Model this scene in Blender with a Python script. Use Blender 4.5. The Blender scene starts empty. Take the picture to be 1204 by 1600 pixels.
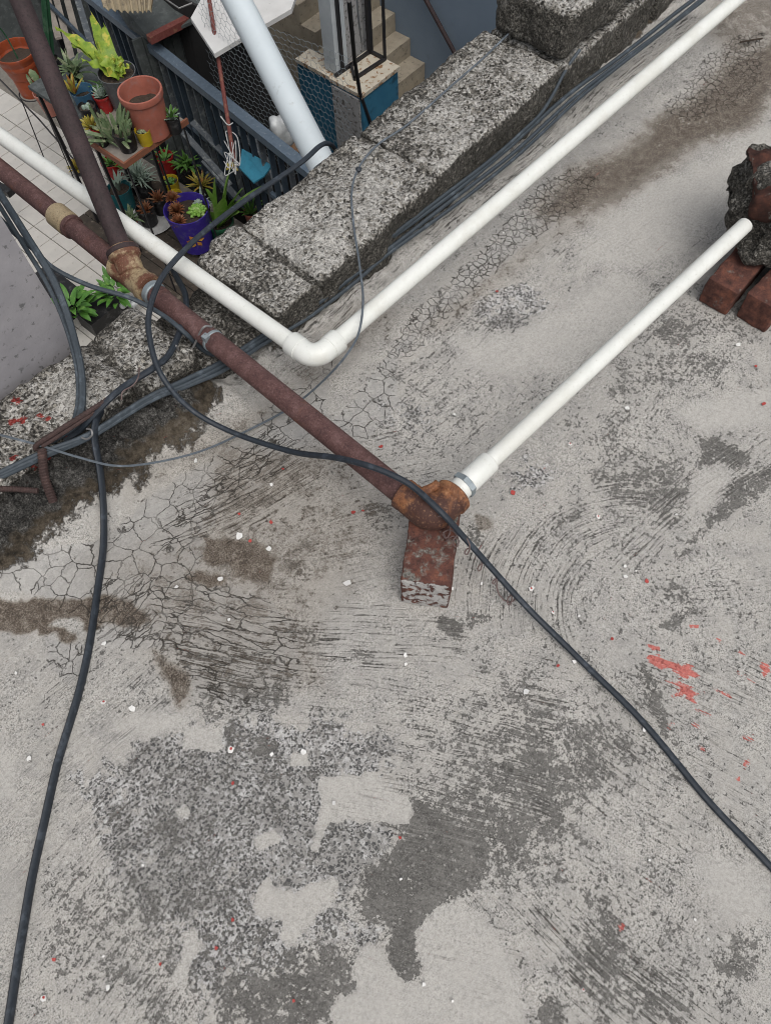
import bpy, math, random
import numpy as np
from mathutils import Vector, Matrix

random.seed(7)
S = bpy.context.scene
COL = S.collection
PI = math.pi

# ------------------------------------------------------------------ camera, sky, sun, exposure
# world frame: X along the parapet, Y outwards over the courtyard, Z up, Z = 0 is the roof
CAM_H = 1.3
FPX = 1202.0
RW = np.array([[0.65220067, -0.68730893, 0.31975102],
               [-0.75737101, -0.57301216, 0.31312334],
               [-0.03199124, -0.4463894, -0.89426677]])
cd = bpy.data.cameras.new('camera')
cam = bpy.data.objects.new('camera', cd)
COL.objects.link(cam)
cd.sensor_fit = 'VERTICAL'
cd.sensor_height = 24.0
cd.lens = FPX / 1600.0 * 24.0
cd.clip_start = 0.02
cd.clip_end = 300
m = Matrix.Identity(4)
for i in range(3):
    m[i][0] = RW[i, 0]
    m[i][1] = -RW[i, 1]
    m[i][2] = -RW[i, 2]
m[2][3] = CAM_H
cam.matrix_world = m
S.camera = cam

W = bpy.data.worlds.new('World')
S.world = W
W.use_nodes = True
wn = W.node_tree
wn.nodes.clear()
sky = wn.nodes.new('ShaderNodeTexSky')
sky.sky_type = 'NISHITA'
sky.sun_disc = False
sky.sun_elevation = math.radians(62)
sky.sun_rotation = math.radians(200)
sky.air_density = 1.0
sky.dust_density = 6.0
sky.ozone_density = 1.0
hs = wn.nodes.new('ShaderNodeHueSaturation')
hs.inputs['Saturation'].default_value = 0.30     # overcast: a pale grey sky
bg = wn.nodes.new('ShaderNodeBackground')
bg.inputs['Strength'].default_value = 0.15
wo = wn.nodes.new('ShaderNodeOutputWorld')
wn.links.new(sky.outputs[0], hs.inputs['Color'])
wn.links.new(hs.outputs[0], bg.inputs[0])
wn.links.new(bg.outputs[0], wo.inputs[0])

sl = bpy.data.lights.new('sun', 'SUN')
sl.energy = 0.8
sl.angle = math.radians(55)
sl.color = (1.0, 0.97, 0.93)
so = bpy.data.objects.new('sun', sl)
COL.objects.link(so)
az, el = math.radians(200), math.radians(62)
sd = Vector((math.sin(az) * math.cos(el), math.cos(az) * math.cos(el), math.sin(el)))
so.rotation_euler = sd.to_track_quat('Z', 'Y').to_euler()
so.location = (0, 0, 8)

S.view_settings.view_transform = 'Standard'
S.view_settings.look = 'None'
S.view_settings.gamma = 1
S.view_settings.use_curve_mapping = False
S.view_settings.exposure = -0.06
S.cycles.use_denoising = True
S.cycles.denoiser = 'OPENIMAGEDENOISE'
S.cycles.denoising_input_passes = 'RGB_ALBEDO_NORMAL'
S.cycles.denoising_prefilter = 'ACCURATE'
S.cycles.pixel_filter_type = 'BLACKMAN_HARRIS'
S.cycles.filter_width = 1.0

# ------------------------------------------------------------------ where a thing seen at a photo point stands
def ray(px, py):
    return RW @ np.array([(px - 602) / FPX, (py - 800) / FPX, 1.0])

def at(px, py, z=0.0):
    r = ray(px, py)
    t = (z - CAM_H) / r[2]
    return np.array([0, 0, CAM_H]) + r * t

def at_t(px, py, z=0.0):
    return (z - CAM_H) / ray(px, py)[2]

def at_u(px, py, u):
    r = ray(px, py)
    return np.array([0, 0, CAM_H]) + r * (u / r[0])

def at_v(px, py, v):
    r = ray(px, py)
    return np.array([0, 0, CAM_H]) + r * (v / r[1])

# ------------------------------------------------------------------ numeric noise
def _hash(ix, iy, iz, seed):
    h = (ix.astype(np.int64) * 374761393 + iy.astype(np.int64) * 668265263 + iz.astype(np.int64) * 2147483647 + seed * 974711) & 0x7fffffff
    h = ((h ^ (h >> 13)) * 1274126177) & 0x7fffffff
    h = ((h ^ (h >> 16)) * 668265263) & 0x7fffffff
    return ((h ^ (h >> 15)) & 0xffff) / 65535.0

def vnoise(p, scale=1.0, seed=0):
    q = np.asarray(p, float) * scale
    i = np.floor(q)
    f = q - i
    f = f * f * (3 - 2 * f)
    i = i.astype(np.int64)
    r = 0
    for dx in (0, 1):
        for dy in (0, 1):
            for dz in (0, 1):
                w = (f[:, 0] if dx else 1 - f[:, 0]) * (f[:, 1] if dy else 1 - f[:, 1]) * (f[:, 2] if dz else 1 - f[:, 2])
                r = r + w * _hash(i[:, 0] + dx, i[:, 1] + dy, i[:, 2] + dz, seed)
    return r * 2 - 1

def fbm(p, scale, octs=3, seed=0, gain=0.5):
    a, s, r = 1.0, scale, 0
    for k in range(octs):
        r = r + a * vnoise(p, s, seed + k * 17)
        a *= gain
        s *= 2.03
    return r

# ------------------------------------------------------------------ mesh helpers
class MB:
    """collects simple shapes for ONE mesh object"""
    def __init__(self):
        self.v, self.f, self.n, self.mi = [], [], 0, []
        self.cur = 0
    def add(self, v, f):
        self.v.extend([tuple(map(float, q)) for q in v])
        self.f.extend([tuple(int(i) + self.n for i in q) for q in f])
        self.mi.extend([self.cur] * len(f))
        self.n += len(v)
        return self
    def box(self, a, b):
        x0, y0, z0 = a
        x1, y1, z1 = b
        return self.add([(x0, y0, z0), (x1, y0, z0), (x1, y1, z0), (x0, y1, z0), (x0, y0, z1), (x1, y0, z1), (x1, y1, z1), (x0, y1, z1)],
                        [(0, 3, 2, 1), (4, 5, 6, 7), (0, 1, 5, 4), (1, 2, 6, 5), (2, 3, 7, 6), (3, 0, 4, 7)])
    def beam(self, p, q, w, h, up=(0, 0, 1)):
        p, q = np.array(p, float), np.array(q, float)
        d = (q - p) / np.linalg.norm(q - p)
        s = np.cross(d, np.array(up, float))
        s /= np.linalg.norm(s)
        t = np.cross(s, d)
        vs = []
        for c in (p, q):
            for a, b in ((-1, -1), (1, -1), (1, 1), (-1, 1)):
                vs.append(c + s * a * w / 2 + t * b * h / 2)
        return self.add(vs, [(0, 1, 2, 3), (7, 6, 5, 4), (0, 4, 5, 1), (1, 5, 6, 2), (2, 6, 7, 3), (3, 7, 4, 0)])
    def tube(self, pts, r, sides=10, caps=True, section=None):
        pts = np.array(pts, float)
        n = len(pts)
        r = np.full(n, r, float) if np.isscalar(r) else np.array(r, float)
        T = np.gradient(pts, axis=0)
        T /= np.linalg.norm(T, axis=1)[:, None] + 1e-12
        ref = np.array([0, 0, 1.0]) if abs(T[0][2]) < .9 else np.array([1.0, 0, 0])
        nn = ref - T[0] * ref.dot(T[0])
        nn /= np.linalg.norm(nn)
        if section is None:
            section = [(math.cos(2 * PI * k / sides), math.sin(2 * PI * k / sides)) for k in range(sides)]
        sides = len(section)
        vs, fs = [], []
        for i in range(n):
            nn = nn - T[i] * nn.dot(T[i])
            nn /= np.linalg.norm(nn) + 1e-12
            b = np.cross(T[i], nn)
            for (a, c) in section:
                vs.append(pts[i] + (nn * a + b * c) * r[i])
        for i in range(n - 1):
            for k in range(sides):
                k2 = (k + 1) % sides
                fs.append((i * sides + k, i * sides + k2, (i + 1) * sides + k2, (i + 1) * sides + k))
        if caps:
            fs.append(tuple(range(sides))[::-1])
            fs.append(tuple((n - 1) * sides + k for k in range(sides)))
        return self.add(vs, fs)
    def lathe(self, prof, c=(0, 0, 0), sides=24, axis=(0, 0, 1)):
        ax = np.array(axis, float)
        ax /= np.linalg.norm(ax)
        ref = np.array([1.0, 0, 0]) if abs(ax[0]) < .9 else np.array([0, 1.0, 0])
        e1 = np.cross(ax, ref)
        e1 /= np.linalg.norm(e1)
        e2 = np.cross(ax, e1)
        vs, fs = [], []
        for (rr, z) in prof:
            for k in range(sides):
                a = 2 * PI * k / sides
                vs.append(np.array(c) + ax * z + (e1 * math.cos(a) + e2 * math.sin(a)) * rr)
        for i in range(len(prof) - 1):
            for k in range(sides):
                k2 = (k + 1) % sides
                fs.append((i * sides + k, i * sides + k2, (i + 1) * sides + k2, (i + 1) * sides + k))
        return self.add(vs, fs)
    def prism(self, poly, dz, ez):
        """polygon (3D points) extruded by vector ez*dz"""
        n = len(poly)
        e = np.array(ez, float) * dz
        vs = [np.array(p, float) for p in poly] + [np.array(p, float) + e for p in poly]
        fs = [tuple(range(n))[::-1], tuple(range(n, 2 * n))] + [(k, (k + 1) % n, n + (k + 1) % n, n + k) for k in range(n)]
        return self.add(vs, fs)
    def leaf(self, base, d, L, w, droop=.3, fold=.25, seg=6, tip=1.0, wave=0.0, up=(0, 0, 1)):
        base, d = np.array(base, float), np.array(d, float)
        d /= np.linalg.norm(d)
        p = base.copy()
        vs, fs = [], []
        side = np.cross(d, np.array(up, float))
        if np.linalg.norm(side) < 1e-3:
            side = np.array([1.0, 0, 0])
        side /= np.linalg.norm(side)
        for i in range(seg + 1):
            t = i / seg
            ww = w * (max(0.0, math.sin(PI * (0.12 + 0.88 * t ** (0.8 / max(tip, .1))))) ** .7) * .5 + 1e-4
            nrm = np.cross(side, d)
            wv = wave * math.sin(t * 17 + base[0] * 40) * w
            vs += [p - side * ww + nrm * (ww * fold + wv), p + nrm * 0.0, p + side * ww + nrm * (ww * fold - wv)]
            p = p + d * L / seg
            d = d + np.array([0, 0, -droop / seg])
            d /= np.linalg.norm(d)
        for i in range(seg):
            a = i * 3
            fs += [(a, a + 1, a + 4, a + 3), (a + 1, a + 2, a + 5, a + 4)]
        return self.add(vs, fs)
    def build(self, name, mat, parent=None, smooth=False, loc=None):
        me = bpy.data.meshes.new(name)
        me.from_pydata(self.v, [], self.f)
        mats = mat if isinstance(mat, (list, tuple)) else [mat]
        for mm in mats:
            me.materials.append(mm)
        if len(mats) > 1:
            me.polygons.foreach_set('material_index', self.mi)
        if smooth:
            me.polygons.foreach_set('use_smooth', [True] * len(self.f))
            try:
                me.set_sharp_from_angle(angle=math.radians(38))
            except Exception:
                pass
        o = bpy.data.objects.new(name, me)
        COL.objects.link(o)
        if parent is not None:
            o.parent = parent
        return o

def tag(o, label=None, cat=None, group=None, kind=None):
    if label: o['label'] = label
    if cat: o['category'] = cat
    if group: o['group'] = group
    if kind: o['kind'] = kind
    return o

def thing(name, label, cat, group=None, loc=None):
    o = bpy.data.objects.new(name, None)
    o.empty_display_size = .05
    COL.objects.link(o)
    return tag(o, label, cat, group)

def rough_box(mb, size, c, step, rnd, amp, seed, rotz=0.0, tilt=0.0, fine=0.0, zfun=None, smooth_amp=None):
    """a box of small faces with rounded edges and a rough skin, added to mb; returns vertex count and normals"""
    sx, sy, sz = size
    nx, ny, nz = [max(2, int(round(s / step))) for s in size]
    idx, P = {}, []
    def vid(i, j, k):
        key = (i, j, k)
        if key not in idx:
            idx[key] = len(P)
            P.append(((i / nx - .5) * sx, (j / ny - .5) * sy, (k / nz - .5) * sz))
        return idx[key]
    F = []
    for i in range(nx):
        for j in range(ny):
            F.append((vid(i, j, nz), vid(i + 1, j, nz), vid(i + 1, j + 1, nz), vid(i, j + 1, nz)))
            F.append((vid(i, j, 0), vid(i, j + 1, 0), vid(i + 1, j + 1, 0), vid(i + 1, j, 0)))
    for i in range(nx):
        for k in range(nz):
            F.append((vid(i, 0, k), vid(i + 1, 0, k), vid(i + 1, 0, k + 1), vid(i, 0, k + 1)))
            F.append((vid(i, ny, k), vid(i, ny, k + 1), vid(i + 1, ny, k + 1), vid(i + 1, ny, k)))
    for j in range(ny):
        for k in range(nz):
            F.append((vid(0, j, k), vid(0, j, k + 1), vid(0, j + 1, k + 1), vid(0, j + 1, k)))
            F.append((vid(nx, j, k), vid(nx, j + 1, k), vid(nx, j + 1, k + 1), vid(nx, j, k + 1)))
    P = np.array(P)
    inner = np.array(size) / 2 - rnd
    q = np.clip(P, -inner, inner)
    d = P - q
    nl = np.linalg.norm(d, axis=1)[:, None]
    nrm = d / (nl + 1e-9)
    P = q + nrm * rnd
    ref = P + np.array(c) + seed * 3.1
    disp = amp * fbm(ref, 1.0 / max(step * 6, .02), 3, seed)
    if fine:
        disp = disp + fine * np.maximum(vnoise(ref, 1.0 / 0.0065, seed + 5), -.4) + fine * .6 * vnoise(ref, 1 / .012, seed + 9)
    if smooth_amp:
        disp = disp + smooth_amp * fbm(ref, 9.0, 2, seed + 31)
    P = P + nrm * np.asarray(disp)[:, None]
    if tilt:
        ct, st = math.cos(tilt), math.sin(tilt)
        P = np.stack([P[:, 0], P[:, 1] * ct - P[:, 2] * st, P[:, 1] * st + P[:, 2] * ct], 1)
    cr, sr = math.cos(rotz), math.sin(rotz)
    P = np.stack([P[:, 0] * cr - P[:, 1] * sr, P[:, 0] * sr + P[:, 1] * cr, P[:, 2]], 1) + np.array(c)
    mb.add(P, F)
    return nrm

def spline(pts, n=10):
    pts = np.array(pts, float)
    P = np.vstack([2 * pts[0] - pts[1], pts, 2 * pts[-1] - pts[-2]])
    out = []
    for i in range(1, len(P) - 2):
        p0, p1, p2, p3 = P[i - 1], P[i], P[i + 1], P[i + 2]
        for k in range(n):
            t = k / n
            out.append(.5 * ((2 * p1) + (-p0 + p2) * t + (2 * p0 - 5 * p1 + 4 * p2 - p3) * t * t + (-p0 + 3 * p1 - 3 * p2 + p3) * t ** 3))
    out.append(P[-2])
    return np.array(out)

# ------------------------------------------------------------------ material helpers
class NT:
    def __init__(self, name):
        self.m = bpy.data.materials.new(name)
        self.m.use_nodes = True
        self.t = self.m.node_tree
        self.t.nodes.clear()
        self.out = self.t.nodes.new('ShaderNodeOutputMaterial')
        self.b = self.t.nodes.new('ShaderNodeBsdfPrincipled')
        self.t.links.new(self.b.outputs[0], self.out.inputs[0])
        self._co = None
    def new(self, t): return self.t.nodes.new(t)
    def link(self, a, b): self.t.links.new(a, b)
    def set(self, inp, v):
        if hasattr(v, 'is_linked') or hasattr(v, 'links'):
            self.link(v, inp)
        else:
            if inp.type == 'RGBA' and len(v) == 3: v = (*v, 1)
            inp.default_value = v
    def co(self):
        if self._co is None:
            self._co = self.new('ShaderNodeTexCoord').outputs['Object']
        return self._co
    def attr(self, name, vec=False):
        a = self.new('ShaderNodeAttribute')
        a.attribute_name = name
        return a.outputs['Vector' if vec else 'Fac']
    def mapping(self, vec, scale=(1, 1, 1), rot=(0, 0, 0), loc=(0, 0, 0)):
        a = self.new('ShaderNodeMapping')
        self.link(vec, a.inputs[0])
        a.inputs['Scale'].default_value = scale
        a.inputs['Rotation'].default_value = rot
        a.inputs['Location'].default_value = loc
        return a.outputs[0]
    def noise(self, scale, detail=3, rough=.55, vec=None, dist=0, color=False):
        a = self.new('ShaderNodeTexNoise')
        self.link(vec if vec is not None else self.co(), a.inputs['Vector'])
        a.inputs['Scale'].default_value = scale
        a.inputs['Detail'].default_value = detail
        a.inputs['Roughness'].default_value = rough
        a.inputs['Distortion'].default_value = dist
        return a.outputs['Color' if color else 'Fac']
    def vor(self, scale, vec=None, feature='F1', out='Distance', rand=1.0, smooth=None):
        a = self.new('ShaderNodeTexVoronoi')
        a.feature = feature
        self.link(vec if vec is not None else self.co(), a.inputs['Vector'])
        a.inputs['Scale'].default_value = scale
        a.inputs['Randomness'].default_value = rand
        return a if out is None else a.outputs[out]
    def math(self, op, a, b=0.0, c=None, clamp=False):
        n = self.new('ShaderNodeMath')
        n.operation = op
        n.use_clamp = clamp
        self.set(n.inputs[0], a)
        self.set(n.inputs[1], b)
        if c is not None: self.set(n.inputs[2], c)
        return n.outputs[0]
    def step(self, x, lo, hi, inv=False):
        n = self.new('ShaderNodeMapRange')
        n.interpolation_type = 'SMOOTHSTEP'
        self.set(n.inputs['Value'], x)
        n.inputs['From Min'].default_value = lo
        n.inputs['From Max'].default_value = hi
        n.inputs['To Min'].default_value = 1 if inv else 0
        n.inputs['To Max'].default_value = 0 if inv else 1
        return n.outputs[0]
    def mix(self, f, a, b, mode='MIX'):
        n = self.new('ShaderNodeMix')
        n.data_type = 'RGBA'
        n.blend_type = mode
        self.set(n.inputs[0], f)
        self.set(n.inputs[6], a)
        self.set(n.inputs[7], b)
        return n.outputs[2]
    def ramp(self, f, stops, interp='LINEAR'):
        n = self.new('ShaderNodeValToRGB')
        n.color_ramp.interpolation = interp
        e = n.color_ramp.elements
        while len(e) < len(stops): e.new(.5)
        for i, (p, c) in enumerate(stops):
            e[i].position = p
            e[i].color = (*c, 1) if len(c) == 3 else c
        self.link(f, n.inputs[0])
        return n.outputs[0]
    def sep(self, v):
        n = self.new('ShaderNodeSeparateXYZ')
        self.link(v, n.inputs[0])
        return n.outputs
    def vadd(self, a, b, scale=None):
        n = self.new('ShaderNodeVectorMath')
        n.operation = 'MULTIPLY_ADD'
        self.link(b, n.inputs[0])
        n.inputs[1].default_value = (scale,) * 3
        self.link(a, n.inputs[2])
        return n.outputs[0]
    def finish(self, col, rough=.8, height=None, hdist=.002, hstr=1.0, metal=None, spec=None, **kw):
        self.set(self.b.inputs['Base Color'], col)
        self.set(self.b.inputs['Roughness'], rough)
        if metal is not None: self.set(self.b.inputs['Metallic'], metal)
        if spec is not None: self.b.inputs['Specular IOR Level'].default_value = spec
        for k, v in kw.items(): self.set(self.b.inputs[k], v)
        if height is not None:
            bn = self.new('ShaderNodeBump')
            bn.inputs['Distance'].default_value = hdist
            bn.inputs['Strength'].default_value = hstr
            self.link(height, bn.inputs['Height'])
            self.link(bn.outputs[0], self.b.inputs['Normal'])
        return self.m

def simple(name, c1, c2=None, scale=20, rough=.6, bump=0.0, metal=None, spec=None, detail=4, c3=None, scale2=90, thr=(.52, .62), translucent=0):
    """two-tone weathered surface, with an optional third tone in patches"""
    n = NT(name)
    c2 = c2 or tuple(x * .75 for x in c1)
    f = n.noise(scale, detail, .6)
    col = n.ramp(f, [(.3, c1), (.7, c2)])
    if c3 is not None:
        g = n.step(n.noise(scale2, 5, .65), *thr)
        col = n.mix(g, col, c3)
    kw = {}
    return n.finish(col, rough, n.noise(scale * 4, 4, .6) if bump else None, bump or .001, 1, metal, spec, **kw)

M = {}
# ---- roof cement: skin, worn aggregate, trowel strokes, cracks, dirt, paint
def roof_material():
    n = NT('roof_cement')
    co = n.co()
    wear, pepper, brown, crack, red = [n.attr(k) for k in ('wear', 'pepper', 'brown', 'crack', 'red')]
    streak, soil, fine = n.attr('streak'), n.attr('soil'), n.attr('finecrack')
    stk = n.attr('stroke', True)
    big = n.noise(4.5, 4, .6)
    med = n.noise(24, 6, .70)
    med2 = n.noise(75, 5, .70)
    fin = n.noise(170, 4, .78)
    grain = n.noise(400, 2, .7)
    st1 = n.noise(1.0, 4, .70, n.mapping(stk, (9, 230, 1)))
    st2 = n.noise(1.0, 3, .65, n.mapping(stk, (14, 360, 1), loc=(7, 3, 0)))
    c_ = lambda x, k: n.math('MULTIPLY', n.math('SUBTRACT', x, .5), k)
    def add(*xs):
        r = xs[0]
        for x in xs[1:]: r = n.math('ADD', r, x)
        return r
    gz = n.math('ADD', n.math('MULTIPLY', n.step(n.noise(9, 4, .65), .38, .60), .75), .28)
    # skin colour
    skin = n.ramp(big, [(.28, (.335, .325, .304)), (.5, (.378, .362, .333)), (.72, (.415, .398, .366))])
    skin = n.mix(n.step(med, .38, .66), skin, (.305, .296, .278))
    skin = n.mix(n.math('MULTIPLY', n.step(med2, .50, .66), .5), skin, (.45, .438, .415))
    skin = n.mix(n.math('MULTIPLY', n.step(fin, .52, .64), n.math('MULTIPLY', gz, .85)), skin, (.150, .158, .147))
    skin = n.mix(n.math('MULTIPLY', n.step(grain, .54, .62), n.math('MULTIPLY', gz, .70)), skin, (.13, .125, .116))
    skin = n.mix(n.math('MULTIPLY', n.step(grain, .46, .38), n.math('MULTIPLY', gz, .50)), skin, (.56, .547, .522))
    skin = n.mix(n.math('MULTIPLY', n.step(fin, .44, .34), .5), skin, (.50, .488, .465))
    plate_ = n.step(n.math('MAXIMUM', crack, n.attr('plate')), .30, .70)
    skin = n.mix(n.math('MULTIPLY', plate_, .62), skin, n.mix(n.step(med2, .4, .6), (.30, .296, .285), (.37, .362, .345)))
    skin = n.mix(n.math('MULTIPLY', n.attr('pale'), .62), skin, n.mix(n.step(fin, .42, .6), (.455, .44, .41), (.39, .377, .35)))
    # score that decides where the skin has gone
    sc = add(wear, c_(med, .75), c_(med2, 1.0), c_(fin, 1.0), c_(grain, .35), n.math('MULTIPLY', c_(st1, 1.5), n.math('ADD', streak, .12)))
    dark = n.step(sc, .49, .58)
    deep = n.step(n.math('ADD', wear, c_(med, .5)), .42, .74)
    # aggregate: small stones set in dark paste
    vd = n.vadd(co, n.noise(120, 2, .5, color=True), .004)
    va = n.vor(135, vd, out=None)
    stone = n.step(va.outputs['Distance'], .26, .40, True)
    rnd = n.sep(va.outputs['Color'])
    agg = n.mix(deep, n.ramp(med2, [(.3, (.125, .12, .112)), (.7, (.19, .183, .17))]), n.ramp(med2, [(.3, (.080, .077, .071)), (.7, (.138, .133, .124))]))
    agg = n.mix(n.math('MULTIPLY', n.step(n.noise(14, 5, .7), .46, .62), .5), agg, (.185, .178, .165))
    agg = n.mix(n.math('MULTIPLY', stone, n.math('MULTIPLY', n.step(rnd[0], .45, .9), .9)), agg, n.mix(rnd[1], (.17, .165, .155), (.32, .31, .29)))
    agg = n.mix(n.math('MULTIPLY', n.step(fin, .5, .64), .6), agg, (.05, .048, .045))
    agg = n.mix(n.math('MULTIPLY', n.step(grain, .47, .36), .5), agg, (.25, .243, .228))
    # pepper: dark stones, pale paste between
    pv = n.vor(215, n.vadd(n.vadd(co, n.noise(150, 3, .6, color=True), .010), n.noise(500, 2, .6, color=True), .0025), out=None)
    prnd = n.sep(pv.outputs['Color'])
    pst = n.math('MULTIPLY', n.step(pv.outputs['Distance'], .42, .58, True), n.step(n.math('ADD', prnd[1], c_(med, 1.0)), .30, .42))
    ppc = n.mix(pst, n.mix(n.step(add(med2, c_(big, .6)), .42, .62), (.26, .253, .24), (.47, .465, .455)), n.mix(prnd[0], (.055, .056, .058), (.14, .137, .13)))
    ppc = n.mix(n.math('MULTIPLY', n.step(fin, .5, .64), .55), ppc, (.12, .117, .112))
    psc = add(pepper, c_(med, 1.1), c_(med2, 1.0), c_(fin, .4))
    pm = n.step(psc, .46, .60)
    col = n.mix(pm, skin, ppc)
    col = n.mix(dark, col, agg)
    # trowel grooves
    g = n.math('ADD', n.step(st1, .555, .63), n.math('MULTIPLY', n.step(st2, .56, .66), .7))
    groove = n.math('MULTIPLY', n.math('MULTIPLY', g, streak), n.step(add(n.noise(34, 4, .65), c_(fin, .5)), .36, .62), clamp=True)
    col = n.mix(groove, col, (.072, .067, .060))
    ridge = n.math('MULTIPLY', n.math('MULTIPLY', n.step(st1, .46, .37), streak), .40)
    col = n.mix(ridge, col, (.45, .437, .41))
    # dirt
    bs = add(brown, c_(med, 1.2), c_(med2, 1.0), c_(fin, .7), c_(big, .5), n.math('MULTIPLY', c_(st1, 1.6), streak))
    bm = n.step(bs, .44, .58)
    bcol = n.ramp(add(n.noise(45, 6, .75), c_(fin, .5)), [(.30, (.048, .036, .027)), (.48, (.105, .083, .064)), (.60, (.165, .140, .113)), (.76, (.27, .245, .215))])
    bcol = n.mix(n.math('MULTIPLY', n.step(grain, .50, .60), .75), bcol, (.035, .027, .021))
    bcol = n.mix(n.math('MULTIPLY', n.step(grain, .44, .36), .5), bcol, (.30, .27, .235))
    damp = n.math('MULTIPLY', n.step(add(brown, c_(big, .35), c_(med, .25)), .06, .62), .50)
    col = n.mix(damp, col, n.mix(.5, (.16, .138, .112), n.mix(1.0, col, (.62, .56, .48), 'MULTIPLY')))
    tone = n.step(brown, .60, .85)
    col = n.mix(n.math('MULTIPLY', bm, n.math('ADD', n.math('MULTIPLY', tone, .42), .52)), col, bcol)
    # cracks, two sizes
    w1 = n.vadd(n.vadd(co, n.noise(20, 3, .6, color=True), .026), n.noise(140, 3, .6, color=True), .006)
    c1 = n.vor(27, w1, 'DISTANCE_TO_EDGE')
    w2 = n.vadd(n.vadd(co, n.noise(40, 2, .6, color=True), .010), n.noise(200, 3, .6, color=True), .004)
    c2 = n.vor(64, w2, 'DISTANCE_TO_EDGE')
    w3 = n.vadd(n.mapping(stk, (14, 62, 1)), n.noise(45, 3, .6, color=True), .8)
    c3 = n.vor(1.0, w3, 'DISTANCE_TO_EDGE')
    cvar = n.step(n.noise(17, 3, .6), .36, .58)
    k1 = n.math('MULTIPLY', n.step(c1, .005, .026, True), n.step(add(crack, c_(med, .9), c_(med2, .5)), .42, .58))
    k2 = n.math('MULTIPLY', n.step(c2, .010, .062, True), n.step(add(fine, c_(med, 1.0), c_(med2, .4)), .42, .60))
    brick = n.attr('plate')
    k3 = n.math('MULTIPLY', n.step(c3, .010, .050, True), n.step(add(brick, c_(med, 1.6), c_(med2, 1.0)), .48, .64))
    kk = n.math('MULTIPLY', n.math('MAXIMUM', k1, n.math('MAXIMUM', k2, k3)), n.math('ADD', n.math('MULTIPLY', cvar, .55), .45))
    col = n.mix(n.math('MULTIPLY', kk, .92), col, (.045, .040, .034))
    # loose soil banked against the parapet
    ss = n.step(add(soil, c_(med, 1.1), c_(med2, .9), c_(fin, .4)), .40, .62)
    scol = n.ramp(add(n.noise(75, 7, .80), c_(big, .5)), [(.30, (.018, .016, .012)), (.44, (.062, .050, .036)), (.56, (.135, .110, .080)), (.70, (.22, .195, .16)), (.82, (.38, .37, .34))])
    stn = n.ramp(add(n.noise(190, 4, .80), c_(med, .7), c_(grain, .6)), [(.34, (.016, .016, .015)), (.48, (.060, .058, .054)), (.60, (.125, .12, .11)), (.74, (.30, .295, .28))])
    scol = n.mix(n.step(add(soil, c_(med, .8), c_(med2, .5)), .86, 1.06), scol, stn)
    col = n.mix(ss, col, scol)
    # paint
    rs = add(red, c_(st1, 2.2), c_(fin, 1.0))
    rm = n.step(rs, .48, .58)
    col = n.mix(n.math('MULTIPLY', rm, .88), col, n.mix(n.step(fin, .4, .6), (.52, .13, .105), (.40, .10, .085)))
    h = n.math('MULTIPLY', dark, -.45)
    h = add(h, n.math('MULTIPLY', groove, -.6), n.math('MULTIPLY', kk, -1.0), n.math('MULTIPLY', n.math('MULTIPLY', pm, pst), .25), n.math('MULTIPLY', fin, .5), n.math('MULTIPLY', grain, .25))
    h = add(h, n.math('MULTIPLY', n.math('MULTIPLY', ss, n.noise(110, 6, .80)), 6.0), n.math('MULTIPLY', n.math('MULTIPLY', dark, stone), .3))
    return n.finish(col, .86, h, .0022, 1.0, spec=.25)
M['roof'] = roof_material()

def block_material(name, tint=1.0):
    n = NT(name)
    co = n.co()
    li = n.attr('paleness')  # low values give the darker tone, high values the pale one
    w = n.vadd(n.vadd(co, n.noise(110, 2, .5, color=True), .010), n.noise(330, 2, .6, color=True), .003)
    v1 = n.vor(165, w, out=None)
    r = n.sep(v1.outputs['Color'])
    v2 = n.vor(85, n.vadd(co, n.noise(90, 2, .5, color=True), .008), out=None)
    r2 = n.sep(v2.outputs['Color'])
    low = n.noise(7, 5, .62)
    med = n.noise(28, 6, .70)
    fin = n.noise(300, 3, .75)
    c_ = lambda x, k: n.math('MULTIPLY', n.math('SUBTRACT', x, .5), k)
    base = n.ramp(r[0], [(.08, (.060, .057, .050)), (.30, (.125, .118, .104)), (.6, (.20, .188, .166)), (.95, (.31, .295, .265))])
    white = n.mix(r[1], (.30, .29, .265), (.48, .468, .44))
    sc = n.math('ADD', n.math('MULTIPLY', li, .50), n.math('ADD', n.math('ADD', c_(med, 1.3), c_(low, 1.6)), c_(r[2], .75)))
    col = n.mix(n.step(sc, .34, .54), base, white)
    pebble = n.math('MULTIPLY', n.step(v2.outputs['Distance'], .25, .38, True), n.step(r2[0], .84, .90))
    col = n.mix(pebble, col, n.mix(r2[1], (.26, .24, .20), (.46, .44, .39)))
    pits = n.step(n.math('ADD', n.math('ADD', n.noise(135, 5, .76), c_(low, -.22)), n.math('ADD', c_(fin, .25), n.math('MULTIPLY', n.math('SUBTRACT', .55, li), .09))), .525, .585)
    col = n.mix(n.math('MULTIPLY', pits, .80), col, (.030, .028, .025))
    col = n.mix(n.math('MULTIPLY', n.step(fin, .53, .62), .55), col, (.045, .043, .039))
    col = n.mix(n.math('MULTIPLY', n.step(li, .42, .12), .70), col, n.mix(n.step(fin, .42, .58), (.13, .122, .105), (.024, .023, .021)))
    paint = n.attr('redspot')
    col = n.mix(n.step(n.math('ADD', paint, n.math('MULTIPLY', n.math('SUBTRACT', n.noise(120, 4, .7), .5), 1.6)), .55, .65), col, (.26, .045, .038))
    h = n.math('ADD', n.math('MULTIPLY', n.step(v1.outputs['Distance'], .1, .6, True), 1.0), n.math('MULTIPLY', pits, -1.4))
    h = n.math('ADD', h, n.math('MULTIPLY', pebble, .8))
    return n.finish(col, .92, h, .0028, 1.0, spec=.2)
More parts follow.
